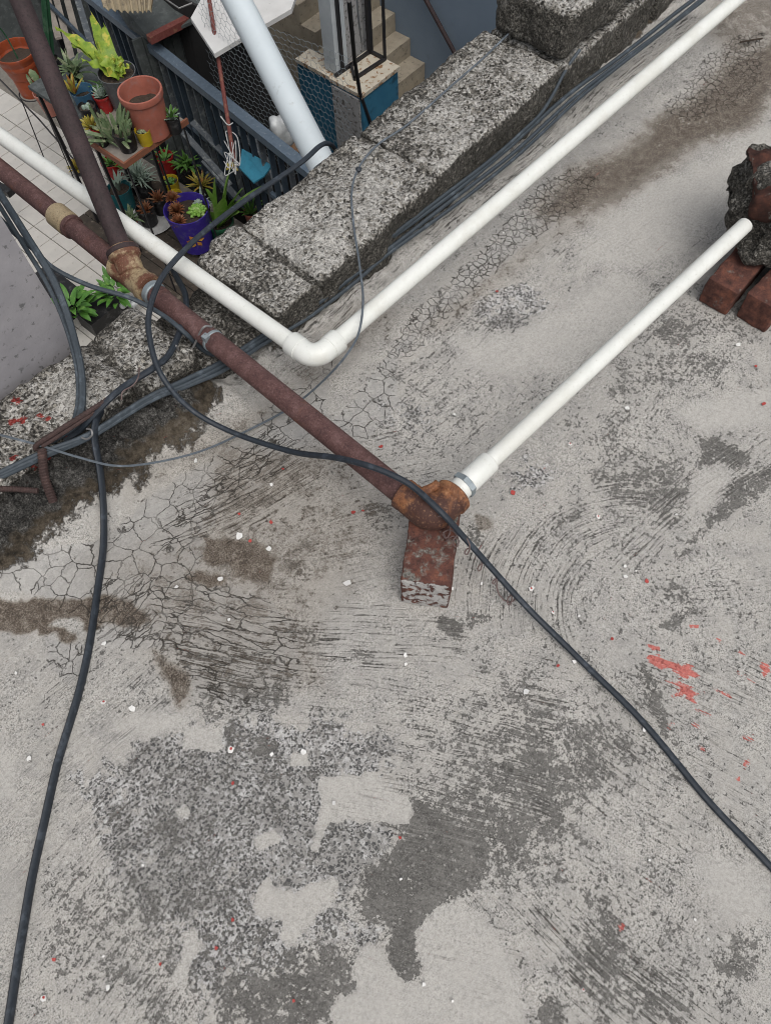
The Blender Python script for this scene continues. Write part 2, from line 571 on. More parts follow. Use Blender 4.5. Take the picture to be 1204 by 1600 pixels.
M['block'] = block_material('weathered_block')

def rust_material(name, a, b, c, spot=(.24, .10, .04), scale=60, rough=.75, thr=(.6, .72), metal=0.0, hi=.22):
    n = NT(name)
    f = n.noise(scale, 6, .7)
    col = n.ramp(f, [(.3, a), (.5, b), (.72, c)])
    g = n.step(n.noise(scale * .35, 5, .65), *thr)
    col = n.mix(g, col, spot)
    fn = n.noise(scale * 9, 3, .7)
    col = n.mix(n.math('MULTIPLY', n.step(fn, .52, .66), .6), col, tuple(x * .45 for x in a))
    col = n.mix(n.math('MULTIPLY', n.step(fn, .44, .33), hi), col, tuple(min(1, x * 1.7 + .05) for x in c))
    return n.finish(col, rough, n.math('ADD', n.noise(scale * 6, 4, .7), n.math('MULTIPLY', f, .6)), .0014, .8, metal=metal)
M['rust'] = rust_material('rusted_steel', (.052, .023, .022), (.092, .043, .039), (.150, .085, .080), (.135, .055, .034), 34, thr=(.55, .70), hi=.30)
M['rust_dark'] = rust_material('rusted_steel_dark', (.020, .012, .012), (.034, .020, .021), (.048, .028, .029), (.070, .026, .022), 18, thr=(.56, .70), hi=.08)
M['rust_orange'] = rust_material('rusted_iron_orange', (.10, .040, .020), (.21, .082, .032), (.36, .19, .09), (.060, .024, .017), 24, thr=(.47, .56))
M['rust_tan'] = rust_material('painted_iron_tan', (.26, .19, .105), (.33, .25, .145), (.40, .315, .20), (.12, .045, .025), 26, thr=(.48, .56))
M['coupling'] = rust_material('painted_coupling', (.27, .205, .12), (.325, .255, .155), (.38, .31, .20), (.20, .14, .08), 40, thr=(.62, .75))
M['rebar'] = rust_material('rebar_rust', (.030, .017, .015), (.048, .026, .023), (.072, .042, .037), (.10, .058, .05), 90)
M['red_steel'] = rust_material('red_steel', (.10, .022, .018), (.14, .034, .028), (.17, .06, .045), (.20, .09, .055), 60, thr=(.55, .66))
def pvc_material():
    n = NT('white_pvc')
    f = n.noise(30, 5, .6)
    col = n.ramp(f, [(.3, (.66, .675, .635)), (.7, (.715, .725, .69))])
    col = n.mix(n.math('MULTIPLY', n.step(n.noise(150, 5, .75), .58, .68), .45), col, (.44, .43, .38))
    col = n.mix(n.math('MULTIPLY', n.step(n.noise(11, 6, .7), .48, .66), .50), col, (.57, .565, .51))
    return n.finish(col, .38, n.noise(400, 2, .5), .0004, .4, spec=.4)
M['pvc'] = pvc_material()
def cable_material(name, a, b):
    n = NT(name)
    f = n.noise(120, 5, .7)
    col = n.ramp(f, [(.3, a), (.7, b)])
    col = n.mix(n.math('MULTIPLY', n.step(n.noise(40, 4, .65), .55, .66), .45), col, tuple(min(1, x * 2.0 + .015) for x in b))
    return n.finish(col, .55, f, .0006, .5, spec=.4)
M['cable'] = cable_material('black_cable', (.013, .018, .025), (.026, .034, .045))
M['cable_grey'] = cable_material('weathered_cable', (.030, .040, .050), (.050, .064, .077))
M['cable_thin'] = cable_material('thin_cable', (.07, .085, .10), (.115, .135, .155))
M['steel'] = simple('galvanised_steel', (.30, .34, .36), (.20, .24, .26), 60, .5, .0005, metal=.4, c3=(.10, .07, .06), scale2=120, thr=(.6, .7))
M['wire'] = simple('rusty_wire', (.09, .055, .05), (.14, .10, .095), 90, .6)
M['zinc_wire'] = simple('zinc_wire', (.25, .25, .25), (.17, .165, .165), 90, .5, metal=.3)
def brick_material(name, k):
    n = NT(name)
    co = n.co()
    f = n.noise(45, 6, .7)
    col = n.ramp(f, [(.30, tuple(x * k for x in (.040, .021, .018))), (.5, tuple(x * k for x in (.105, .046, .036))), (.70, tuple(x * k for x in (.20, .080, .052)))])
    gr = n.math('ADD', n.noise(42, 5, .7), n.math('MULTIPLY', n.attr('crust'), .35))
    col = n.mix(n.step(gr, .60, .74), col, n.ramp(n.noise(220, 4, .7), [(.35, (.07, .07, .062)), (.65, (.26, .255, .23))]))
    col = n.mix(n.math('MULTIPLY', n.step(n.noise(300, 3, .7), .55, .68), .6), col, (.03, .022, .02))
    lime = n.step(n.math('ADD', n.attr('lime'), n.math('MULTIPLY', n.math('SUBTRACT', n.noise(60, 5, .7), .5), 1.7)), .55, .62)
    col = n.mix(lime, col, n.mix(n.noise(300, 3, .7), (.22, .21, .20), (.62, .61, .59)))
    return n.finish(col, .88, n.math('ADD', n.noise(260, 4, .7), n.math('MULTIPLY', lime, .8)), .002, .9, spec=.25)
M['brick'] = brick_material('old_brick', 1.0)
M['brick_dark'] = brick_material('burnt_brick', .50)
M['chip_white'] = simple('white_chip', (.72, .72, .70), (.60, .59, .57), 200, .6)
M['chip_red'] = simple('red_chip', (.42, .05, .04), (.30, .045, .04), 200, .6)
M['tile'] = simple('pale_tile', (.50, .48, .44), (.43, .415, .385), 9, .35, c3=(.33, .31, .27), scale2=24, thr=(.58, .75))
M['grout'] = simple('tile_joint', (.20, .185, .16), (.13, .12, .105), 30, .9)
M['plaster'] = simple('grey_render', (.315, .305, .318), (.255, .248, .262), 11, .9, .0012, c3=(.13, .13, .132), scale2=60, thr=(.57, .66))
M['facade'] = simple('facade_render', (.30, .29, .27), (.24, .23, .21), 6, .9)
M['ground'] = simple('shaded_ground', (.045, .045, .042), (.030, .030, .028), 5, .95)  # shade of the passage is put into this dark colour
M['blue_wall'] = simple('blue_grey_paint', (.18, .235, .30), (.15, .20, .26), 3.5, .8, c3=(.07, .082, .095), scale2=2.2, thr=(.60, .82))
M['stair'] = simple('stair_concrete', (.34, .30, .23), (.25, .215, .165), 12, .9, .002, c3=(.13, .11, .085), scale2=25, thr=(.55, .7))
M['blue_paint'] = simple('blue_paint', (.020, .115, .205), (.030, .145, .235), 7, .7, c3=(.012, .06, .10), scale2=10, thr=(.55, .72))
M['cap'] = simple('stained_cap', (.52, .48, .40), (.44, .40, .32), 16, .85, c3=(.22, .12, .055), scale2=22, thr=(.53, .63))
M['grey_panel'] = simple('grey_panel', (.34, .34, .34), (.27, .272, .275), 10, .85, c3=(.11, .105, .10), scale2=30)
M['white_post'] = simple('white_post', (.50, .54, .56), (.40, .44, .47), 10, .6)
M['drain'] = simple('drain_pipe', (.56, .62, .65), (.50, .56, .59), 8, .5, c3=(.42, .46, .47), scale2=30, thr=(.58, .75))
M['white_sheet'] = simple('white_sheet', (.58, .58, .57), (.50, .50, .49), 8, .6, c3=(.30, .29, .28), scale2=70, thr=(.66, .72))
M['corrugated'] = simple('corrugated_sheet', (.30, .25, .165), (.22, .18, .12), 12, .7, c3=(.15, .125, .09), scale2=14)
M['fence'] = simple('blue_grey_steel', (.045, .065, .088), (.028, .042, .058), 30, .55, c3=(.11, .135, .16), scale2=45, thr=(.60, .70))
M['rail'] = simple('pale_blue_steel', (.10, .135, .175), (.070, .098, .13), 30, .5, c3=(.18, .21, .24), scale2=45, thr=(.58, .70))
M['black_steel'] = simple('black_steel', (.010, .010, .012), (.018, .017, .019), 30, .5)
M['dark_board'] = simple('dark_board', (.075, .086, .085), (.040, .047, .047), 12, .85, c3=(.085, .095, .095), scale2=20)
M['coop_shade'] = simple('unlit_boards', (.012, .012, .013), (.020, .019, .019), 12, .9)  # shade inside the coop is put into the board colour
M['grey_slat'] = simple('grey_slat', (.10, .115, .13), (.06, .07, .08), 14, .8, c3=(.17, .185, .19), scale2=20)
M['soil'] = simple('potting_soil', (.030, .021, .015), (.055, .040, .028), 90, .95, .004, c3=(.22, .19, .15), scale2=160, thr=(.66, .70))
M['wood'] = simple('shelf_wood', (.26, .235, .205), (.18, .16, .14), 14, .85)
M['shade_plank'] = simple('shade_plank', (.060, .046, .034), (.026, .021, .016), 14, .9, c3=(.13, .11, .085), scale2=26, thr=(.56, .68))  # plank brown, darkened to carry the floor shade
M['shelf_edge'] = simple('shelf_edge', (.23, .085, .045), (.17, .07, .04), 30, .7)
M['plastic_bag'] = simple('pale_plastic', (.55, .57, .57), (.38, .40, .41), 25, .4)
M['teal_sheet'] = simple('turquoise_sheet', (.035, .22, .32), (.025, .15, .23), 18, .5)
M['cardboard'] = simple('cardboard', (.20, .11, .055), (.12, .065, .035), 20, .9)
M['string'] = simple('pale_string', (.50, .50, .47), (.36, .37, .38), 60, .9)
def plastic(name, c, rough=.45):
    return simple(name, c, tuple(x * .70 for x in c), 14, rough, spec=.35, c3=tuple(x * .55 + .075 for x in c), scale2=22, thr=(.50, .75))
M['p_orange'] = plastic('orange_plastic', (.36, .075, .028))
M['p_clay'] = plastic('clay_plastic', (.40, .135, .095), .6)
M['p_purple'] = plastic('purple_plastic', (.050, .028, .30))
M['p_blue'] = plastic('blue_plastic', (.045, .13, .22))
M['p_teal'] = plastic('teal_plastic', (.015, .13, .15))
M['p_yellow'] = plastic('yellow_plastic', (.52, .38, .02))
M['p_red'] = plastic('red_plastic', (.34, .022, .02))
M['p_black'] = plastic('black_plastic', (.014, .014, .015))
M['p_clear'] = plastic('smoky_plastic', (.11, .115, .12), .25)
M['p_green'] = plastic('green_plastic', (.012, .085, .040))
M['p_white'] = plastic('white_plastic', (.58, .58, .56))
M['p_pink'] = plastic('faded_terracotta', (.42, .17, .13), .6)
def leafmat(name, a, b, c=None, scale=25):
    n = NT(name)
    col = n.ramp(n.noise(scale, 4, .6), [(.3, a), (.7, b)])
    if c: col = n.mix(n.step(n.noise(scale * .6, 3, .6), .52, .66), col, c)
    return n.finish(col, .5, spec=.35)
M['l_lime'] = leafmat('lime_leaf', (.24, .32, .035), (.12, .21, .025), (.40, .37, .06))
M['l_green'] = leafmat('green_leaf', (.06, .15, .03), (.10, .21, .045))
M['l_bright'] = leafmat('bright_leaf', (.24, .42, .08), (.16, .33, .055), (.34, .46, .17))
M['l_cactus'] = leafmat('cactus_green', (.15, .20, .10), (.085, .135, .065), (.25, .27, .17), 40)
M['l_dark'] = leafmat('dark_cactus', (.014, .055, .028), (.022, .075, .036), (.05, .10, .06), 30)
M['l_orange'] = leafmat('orange_leaf', (.27, .105, .045), (.16, .06, .032), (.32, .20, .11), 30)
M['l_pale'] = leafmat('pale_leaf', (.30, .36, .30), (.20, .27, .22), None, 30)
M['l_yellow'] = leafmat('yellow_leaf', (.36, .27, .04), (.22, .22, .045), (.30, .12, .04), 30)
M['l_bush'] = leafmat('bush_leaf', (.075, .20, .030), (.045, .13, .022), (.13, .27, .05), 30)
M['flower'] = leafmat('flower_print', (.55, .10, .05), (.55, .38, .06), None, 60)

# ------------------------------------------------------------------ roof with its wear fields
def pz(ox, oy, s, pts):
    return [(ox + x / s, oy + y / s) for x, y in pts]
def to_uv(poly):
    return np.array([at(x, y, 0)[:2] for x, y in poly])
def poly_sd(P, poly):
    """signed distance, positive inside"""
    n = len(poly)
    inside = np.zeros(len(P), bool)
    d2 = np.full(len(P), 1e9)
    for k in range(n):
        a, b = poly[k], poly[(k + 1) % n]
        e = b - a
        w = P - a
        t = np.clip((w @ e) / (e @ e + 1e-12), 0, 1)
        q = w - t[:, None] * e
        d2 = np.minimum(d2, (q * q).sum(1))
        c = (a[1] > P[:, 1]) != (b[1] > P[:, 1])
        xi = a[0] + (P[:, 1] - a[1]) * e[0] / (e[1] if abs(e[1]) > 1e-12 else 1e-12)
        inside ^= c & (P[:, 0] < xi)
    return np.where(inside, 1, -1) * np.sqrt(d2)

Z5 = (400, 1150, 2.408)
Z4 = (0, 1200, 2.408)
Z3 = (0, 850, 2.408)
ZA = (350, 600, 3.01)
ZB = (250, 900, 2.408)
ZC = (600, 900, 3.01)
ZD = (700, 550, 2.389)
ZE = (800, 1200, 2.98)
ZF = (800, 850, 2.98)
ZG = (560, 250, 2.736)
# value, softness (m), polygon
DARK = [
    (.50, .02, [(290, 1000), (420, 1010), (480, 1060), (440, 1100), (330, 1090)]),
    (.41, .05, [(230, 1130), (420, 1110), (620, 1140), (650, 1280), (600, 1400), (560, 1640), (240, 1640), (140, 1420)]),
    (.40, .05, [(820, 1160), (1000, 1120), (1204, 1230), (1230, 1640), (860, 1640), (800, 1450)]),
    (.39, .04, [(560, 560), (760, 480), (1000, 480), (900, 640), (700, 720), (600, 700)]),
    (.40, .04, [(960, 480), (1230, 420), (1230, 1000), (1000, 960), (860, 800), (900, 640)]),
    (.47, .03, pz(*ZC, [(120, 540), (480, 480), (780, 520), (1040, 720), (1100, 900), (900, 1204), (250, 1204), (150, 900), (0, 760), (0, 600)])),
    (.60, .03, pz(*ZC, [(640, 930), (760, 810), (850, 850), (1000, 800), (1080, 800), (1030, 940), (900, 1090), (850, 1180), (560, 1204), (300, 1204), (260, 1060), (420, 980)])),
    (.58, .025, pz(*Z5, [(690, 260), (820, 200), (1010, 120), (1150, 90), (1204, 150), (1180, 260), (1090, 290), (1060, 460), (1000, 490), (900, 520), (820, 420), (740, 320)])),
    (.78, .010, pz(*Z5, [(480, 320), (560, 312), (590, 240), (640, 235), (680, 290), (760, 330), (830, 420), (850, 500), (800, 600), (720, 620), (640, 690), (605, 740), (610, 820), (630, 860), (600, 940), (560, 950), (500, 880), (480, 800), (510, 700), (400, 690), (380, 600), (400, 520), (500, 440), (550, 350)])),
    (.64, .022, pz(*Z5, [(-120, 900), (0, 880), (80, 870), (180, 800), (300, 790), (380, 820), (380, 930), (350, 980), (300, 1010), (290, 1050), (320, 1100), (-150, 1100)])),
    (.85, .004, [(683, 966), (705, 970), (723, 978), (723, 997), (700, 992), (683, 984)]),
    (.56, .006, pz(*ZC, [(390, 170), (520, 160), (530, 195), (430, 245), (370, 240)])),
    (.60, .015, pz(*ZD, [(520, 460), (560, 440), (640, 460), (760, 400), (850, 380), (930, 440), (940, 560), (880, 640), (800, 640), (700, 600), (600, 540)])),
    (.74, .006, pz(*ZD, [(940, 320), (1000, 320), (1140, 390), (1090, 440), (1010, 425), (940, 440)])),
    (.66, .008, pz(*ZD, [(1060, 490), (1204, 400), (1290, 360), (1290, 420), (1130, 560), (1000, 650), (870, 760), (830, 790), (900, 690), (980, 600)])),
    (.52, .015, pz(*ZD, [(400, 260), (520, 210), (650, 190), (740, 310), (720, 390), (600, 400), (500, 330)])),
    (.56, .01, pz(*ZD, [(590, 130), (640, 110), (700, 140), (620, 200)])),
    (.52, .01, pz(*ZD, [(650, 50), (860, 0), (1030, 10), (1020, 60), (900, 100), (800, 90), (760, 130)])),
    (.60, .02, pz(*ZE, [(330, 560), (390, 560), (540, 660), (520, 800), (500, 900), (650, 960), (700, 1020), (850, 1130), (640, 1180), (500, 1080), (380, 1000), (300, 950), (290, 820), (400, 720)])),
    (.62, .01, pz(*ZE, [(1000, 750), (1110, 740), (1170, 860), (1130, 950), (950, 990), (930, 920), (1000, 850)])),
    (.70, .006, pz(*ZE, [(130, 1100), (180, 1060), (220, 1130), (230, 1230), (140, 1230)])),
    (.64, .006, pz(*ZE, [(1100, 515), (1150, 500), (1204, 560), (1230, 660), (1204, 690), (1160, 600)])),
    (.56, .01, pz(*ZE, [(730, 720), (780, 720), (820, 800), (760, 800)])),
    (.58, .006, pz(*ZF, [(590, 580), (640, 580), (650, 620), (700, 700), (735, 930), (690, 850), (600, 680)])),
    (.60, .008, pz(*ZF, [(740, 150), (820, 0), (860, 0), (720, 170), (840, 240), (830, 270), (720, 250)])),
    (.62, .005, pz(*ZF, [(670, 370), (760, 330), (820, 280), (850, 300), (740, 390), (680, 400)])),
    (.44, .02, pz(*Z4, [(160, 420), (400, 400), (620, 460), (700, 620), (600, 800), (400, 900), (200, 963), (60, 900), (150, 640)])),
    (.56, .012, pz(*ZB, [(280, 380), (380, 400), (480, 380), (480, 460), (400, 520), (310, 510)])),
    (.62, .006, pz(*ZB, [(705, 260), (750, 265), (820, 300), (770, 330), (720, 310)])),
    (.54, .008, pz(*ZB, [(480, 190), (620, 195), (640, 240), (560, 260), (480, 230)])),
    (.55, .008, pz(*ZB, [(250, 570), (420, 610), (430, 680), (250, 670)])),
    (.55, .008, pz(*ZA, [(330, 850), (420, 880), (410, 950), (330, 920)])),
    (.52, .01, pz(*ZA, [(640, 540), (800, 560), (820, 680), (700, 700), (640, 640)])),
    (.55, .006, [(730, 820), (752, 826), (750, 850), (728, 850)]),
    (.50, .01, pz(*ZG, [(1100, 870), (1204, 880), (1204, 958), (1090, 930)])),
    (.52, .008, [(1035, 498), (1072, 505), (1070, 535), (1030, 545), (1010, 520)]),
    (.54, .008, [(960, 340), (1010, 320), (1040, 330), (1000, 350), (960, 360)]),
    (.50, .012, [(1050, 300), (1090, 285), (1100, 330), (1070, 345)]),
    (.47, .01, pz(*ZG, [(900, 360), (960, 400), (860, 420), (820, 400)])),
]
PALE = [
    (.004, pz(*Z5, [(240, 160), (340, 145), (440, 150), (500, 190), (580, 240), (580, 335), (480, 310), (380, 318), (270, 320), (225, 430), (205, 420), (240, 280)])),
    (.004, pz(*Z5, [(0, 630), (40, 530), (80, 580), (150, 600), (240, 560), (290, 520), (310, 540), (280, 620), (220, 690), (160, 740), (120, 795), (95, 750), (100, 690), (20, 690)])),
    (.006, pz(*Z5, [(385, 810), (420, 785), (480, 830), (500, 890), (570, 960), (620, 930), (640, 860), (610, 800), (610, 730), (690, 650), (760, 620), (850, 690), (950, 820), (1000, 1000), (1000, 1100), (330, 1100), (295, 1050), (310, 1000), (360, 980), (380, 930)])),
    (.003, pz(*Z5, [(0, 390), (60, 360), (90, 380), (80, 410), (10, 425)])),
    (.004, pz(*Z4, [(700, 630), (740, 620), (762, 640), (720, 720), (690, 800), (662, 800)])),
    (.003, pz(*Z4, [(660, 152), (690, 135), (722, 180), (690, 200)])),
    (.004, pz(*Z3, [(690, 690), (830, 700), (840, 760), (800, 785), (690, 762)])),
    (.003, pz(*ZB, [(500, 665), (550, 665), (550, 720), (500, 710)])),
    (.01, pz(*Z3, [(0, 720), (60, 800), (60, 963), (0, 963)])),
    (.012, pz(*ZD, [(850, 230), (950, 180), (1204, 140), (1204, 260), (960, 290)])),
    (.012, pz(*ZD, [(950, 440), (1010, 420), (1050, 460), (960, 560), (900, 600), (900, 520)])),
    (.012, pz(*ZE, [(850, 420), (1150, 440), (1204, 700), (980, 700), (900, 560)])),
    (.02, pz(*ZG, [(400, 760), (640, 760), (900, 600), (1100, 480), (1204, 520), (1204, 640), (900, 900), (500, 900)])),
    (.02, [(1000, 300), (1100, 255), (1204, 200), (1204, 240), (1140, 280), (1060, 400), (960, 420), (900, 400)]),
    (.01, pz(*Z3, [(430, 690), (500, 640), (690, 640), (690, 690), (560, 720)])),
]
PEPPER = [
    (.66, .04, [(220, 1120), (420, 1100), (640, 1140), (650, 1280), (560, 1440), (500, 1640), (300, 1640), (160, 1400)]),
    (.80, .02, pz(*ZB, [(-60, 640), (0, 650), (240, 600), (540, 590), (630, 570), (800, 660), (800, 740), (770, 770), (700, 730), (590, 740), (600, 900), (600, 990), (0, 990), (-100, 800)])),
    (.72, .02, pz(*Z4, [(250, 0), (900, -20), (960, 280), (900, 480), (700, 460), (560, 400), (460, 390), (380, 300), (280, 100)])),
    (.92, .008, pz(*Z5, [(260, 330), (380, 320), (500, 310), (552, 350), (500, 440), (400, 520), (370, 610), (300, 560), (310, 480), (250, 400)])),
    (.85, .012, pz(*Z5, [(0, 60), (180, 90), (235, 200), (210, 400), (100, 400), (0, 380), (-60, 200)])),
    (.62, .015, pz(*Z4, [(700, 600), (940, 570), (1060, 680), (900, 760), (720, 720)])),
    (.75, .01, pz(*Z5, [(400, 690), (510, 700), (500, 820), (440, 790), (300, 780), (320, 720)])),
    (.60, .015, pz(*Z5, [(200, 60), (420, 60), (460, 160), (360, 150), (240, 140)])),
    (.62, .01, pz(*ZG, [(450, 620), (520, 550), (620, 520), (720, 500), (850, 600), (830, 680), (740, 750), (600, 740), (480, 670)])),
    (.55, .012, pz(*ZA, [(680, 60), (850, 40), (1000, 80), (1050, 200), (900, 280), (720, 200)])),
    (.60, .01, pz(*ZD, [(180, 540), (210, 430), (290, 380), (390, 420), (400, 490), (310, 520), (200, 570)])),
    (.60, .01, pz(*Z3, [(1080, 300), (1204, 320), (1204, 380), (1090, 370)])),
    (.58, .012, pz(*Z3, [(890, 520), (1030, 560), (1010, 640), (900, 620)])),
]
BROWN = [
    (.46, .10, [(130, 880), (330, 760), (560, 680), (640, 800), (520, 1000), (330, 1100), (200, 1010)]),
    (.9, .006, pz(*Z3, [(-40, 190), (60, 215), (130, 200), (230, 210), (400, 190), (500, 215), (560, 290), (520, 320), (400, 300), (340, 335), (290, 290), (250, 275), (180, 300), (290, 330), (300, 360), (260, 380), (200, 340), (-40, 330)])),
    (.9, .008, pz(*Z3, [(760, -30), (960, -10), (1040, 60), (1010, 140), (900, 120), (870, 80), (800, 85), (770, 60)])),
    (.85, .006, pz(*Z3, [(690, 130), (740, 105), (850, 120), (840, 160), (780, 170), (740, 150)])),
    (.62, .012, pz(*Z3, [(900, 230), (970, 200), (1010, 250), (980, 290), (900, 280)])),
    (.8, .01, pz(*Z3, [(580, 400), (640, 450), (720, 480), (710, 560), (680, 640), (650, 560), (600, 470)])),
    (.55, .03, pz(*ZA, [(-60, 250), (200, 300), (450, 330), (550, 400), (300, 500), (100, 640), (-40, 700)])),
    (.8, .01, pz(*ZA, [(0, 700), (60, 760), (200, 790), (210, 920), (60, 930), (0, 840)])),
    (.78, .05, [(830, 330), (890, 262), (960, 235), (1010, 200), (1080, 150), (1130, 90), (1230, 40), (1230, 130), (1170, 200), (1100, 225), (1050, 260), (1000, 300), (960, 320), (900, 345), (850, 350)]),
    (.80, .035, [(1010, 190), (1100, 155), (1200, 120), (1180, 185), (1100, 215), (1030, 225)]),
    (.60, .05, [(1110, 0), (1230, -20), (1230, 80), (1140, 90), (1100, 60)]),
    (.47, .05, [(200, 800), (480, 640), (640, 480), (560, 470), (380, 640), (180, 760)]),
    (.44, .04, [(640, 520), (900, 300), (940, 330), (700, 520)]),
    (.44, .03, [(270, 960), (480, 940), (520, 1080), (300, 1080)]),
    (.58, .008, [(737, 803), (765, 808), (772, 826), (745, 830)]),
]
CRACK = [
    (.95, .012, [(540, 640), (600, 560), (660, 500), (740, 410), (790, 370), (870, 300), (890, 290), (870, 350), (800, 400), (740, 460), (690, 480), (620, 560), (620, 640), (560, 700), (500, 680)]),
    (1.0, .012, [(-20, 920), (40, 870), (170, 840), (250, 760), (330, 720), (420, 640), (470, 590), (520, 560), (500, 660), (400, 740), (330, 820), (310, 900), (290, 1000), (200, 1000), (60, 930)]),
    (.7, .01, pz(*Z3, [(170, 340), (330, 380), (320, 480), (260, 540), (180, 460)])),
    (.6, .01, pz(*ZA, [(470, 380), (560, 370), (560, 430), (480, 440)])),
    (.6, .008, pz(*ZA, [(690, 240), (770, 240), (760, 330), (700, 320)])),
]
FINE = [
    (1.0, .015, [(600, 560), (640, 490), (700, 440), (760, 380), (840, 290), (910, 255), (935, 285), (900, 325), (820, 375), (770, 420), (700, 490), (640, 560)]),
    (1.0, .012, [(1035, 170), (1080, 120), (1100, 90), (1150, 55), (1198, 50), (1190, 125), (1160, 160), (1080, 190)]),
]
PLATE = [
    (.85, .02, [(170, 890), (300, 900), (420, 930), (470, 980), (470, 1060), (400, 1120), (300, 1090), (280, 1020), (150, 1010), (140, 960)]),
    (.75, .02, [(230, 850), (330, 740), (420, 660), (480, 690), (420, 760), (340, 810), (300, 870)]),
]
RED = [
    (1.05, 0.005, pz(*ZF, [(620, 468), (680, 475), (688, 500), (640, 492)])),
    (0.86, 0.006, pz(*ZF, [(615, 540), (680, 512), (720, 535), (790, 560), (830, 560), (840, 590), (882, 628), (800, 635), (740, 600), (640, 562)])),
    (0.89, 0.006, pz(*ZF, [(680, 622), (760, 632), (780, 650), (850, 680), (895, 692), (850, 700), (858, 755), (800, 712), (725, 715), (780, 680), (750, 650)])),
    (0.82, 0.005, pz(*ZF, [(1010, 588), (1030, 592), (1132, 650), (1110, 648)])),
    (0.84, 0.005, pz(*ZF, [(910, 665), (940, 672), (1028, 725), (1005, 730)])),
    (0.82, 0.005, pz(*ZF, [(815, 765), (850, 772), (925, 808), (900, 812)])),
    (0.80, 0.006, pz(*ZF, [(825, 835), (870, 845), (880, 865), (840, 862)])),
    (0.94, 0.005, pz(*ZF, [(1050, 495), (1080, 500), (1086, 520), (1060, 515)])),
    (0.96, 0.005, pz(*ZF, [(1150, 565), (1185, 555), (1192, 600), (1165, 622)])),
    (0.94, 0.005, pz(*ZF, [(1075, 1030), (1100, 1010), (1108, 1040), (1085, 1052)])),
    (0.94, 0.005, pz(*ZF, [(825, 372), (868, 378), (865, 390), (835, 390)])),
    (0.94, 0.005, pz(*ZF, [(1040, 1085), (1068, 1080), (1062, 1105), (1045, 1100)])),
    (0.80, 0.005, pz(*ZF, [(862, 925), (900, 930), (895, 950), (870, 945)])),
    (0.80, 0.005, pz(*ZF, [(1060, 905), (1115, 910), (1110, 925), (1070, 918)])),
    (0.94, 0.005, pz(*ZE, [(485, 738), (515, 735), (520, 765), (500, 770)])),
    (0.80, 0.005, pz(*ZF, [(920, 435), (965, 450), (970, 468), (930, 450)])),
    (0.74, 0.006, pz(*ZF, [(720, 835), (760, 835), (755, 850), (725, 850)])),
]
# strokes: amount, softness, polygon, ('line', angle of the stroke in photo space) or ('arc', centre)
STROKE = [
    (.30, .05, [(700, 420), (900, 320), (1150, 300), (1100, 450), (850, 660), (720, 720), (620, 640)], ('uv', 0.0)),
    (.95, .02, [(420, 530), (470, 470), (600, 385), (870, 175), (1060, 20), (1100, 40), (930, 190), (720, 350), (570, 470), (530, 560), (440, 600)], ('uv', 0.0)),
    (.85, .03, [(230, 860), (320, 750), (420, 650), (540, 690), (630, 780), (600, 850), (480, 800), (380, 850), (330, 850)], ('line', (100, -48))),
    (.85, .035, [(700, 930), (720, 860), (860, 790), (1000, 740), (1020, 800), (920, 890), (900, 960), (910, 1010), (1000, 1130), (960, 1150), (880, 1050), (800, 1000)], ('arc', (1010, 965))),
    (.9, .03, [(270, 950), (450, 930), (600, 930), (780, 990), (760, 1060), (560, 1130), (420, 1120), (300, 1090), (280, 1040)], ('line', (100, 13))),
    (.60, .03, [(600, 1110), (760, 1090), (890, 1150), (880, 1300), (760, 1300), (690, 1250), (600, 1190), (500, 1240)], ('line', (100, 18))),
    (.75, .03, [(700, 1400), (900, 1400), (960, 1440), (1050, 1500), (1160, 1640), (900, 1640), (880, 1540)], ('line', (100, 95))),
    (.5, .02, [(840, 1090), (900, 1110), (920, 1200), (860, 1200)], ('line', (100, 190))),
    (.55, .02, [(1000, 1000), (1204, 1000), (1204, 1120), (1100, 1140), (1000, 1070)], ('line', (100, 45))),
    (.35, .03, [(1050, 900), (1230, 880), (1230, 990), (1080, 980)], ('line', (100, -6))),
    (.7, .02, [(940, 860), (1060, 740), (1230, 640), (1230, 730), (1060, 830), (980, 900)], ('line', (100, -85))),
    (.45, .04, [(420, 620), (640, 660), (760, 780), (620, 960), (470, 900)], ('line', (100, -30))),
    (.45, .05, [(420, 880), (620, 960), (900, 1000), (960, 1120), (900, 1240), (700, 1400), (500, 1300), (420, 1150)], ('line', (100, 15))),
    (.40, .05, [(900, 1000), (1204, 1120), (1230, 1400), (1000, 1420), (880, 1250), (860, 1100)], ('line', (100, 75))),
    (.35, .05, [(0, 1000), (150, 960), (280, 1060), (260, 1300), (100, 1500), (-40, 1400)], ('line', (60, -60))),
    (.40, .05, [(640, 1450), (800, 1400), (880, 1600), (640, 1600)], ('line', (100, 40))),
    (.4, .03, [(120, 1450), (300, 1400), (330, 1600), (150, 1620)], ('line', (60, -100))),
]

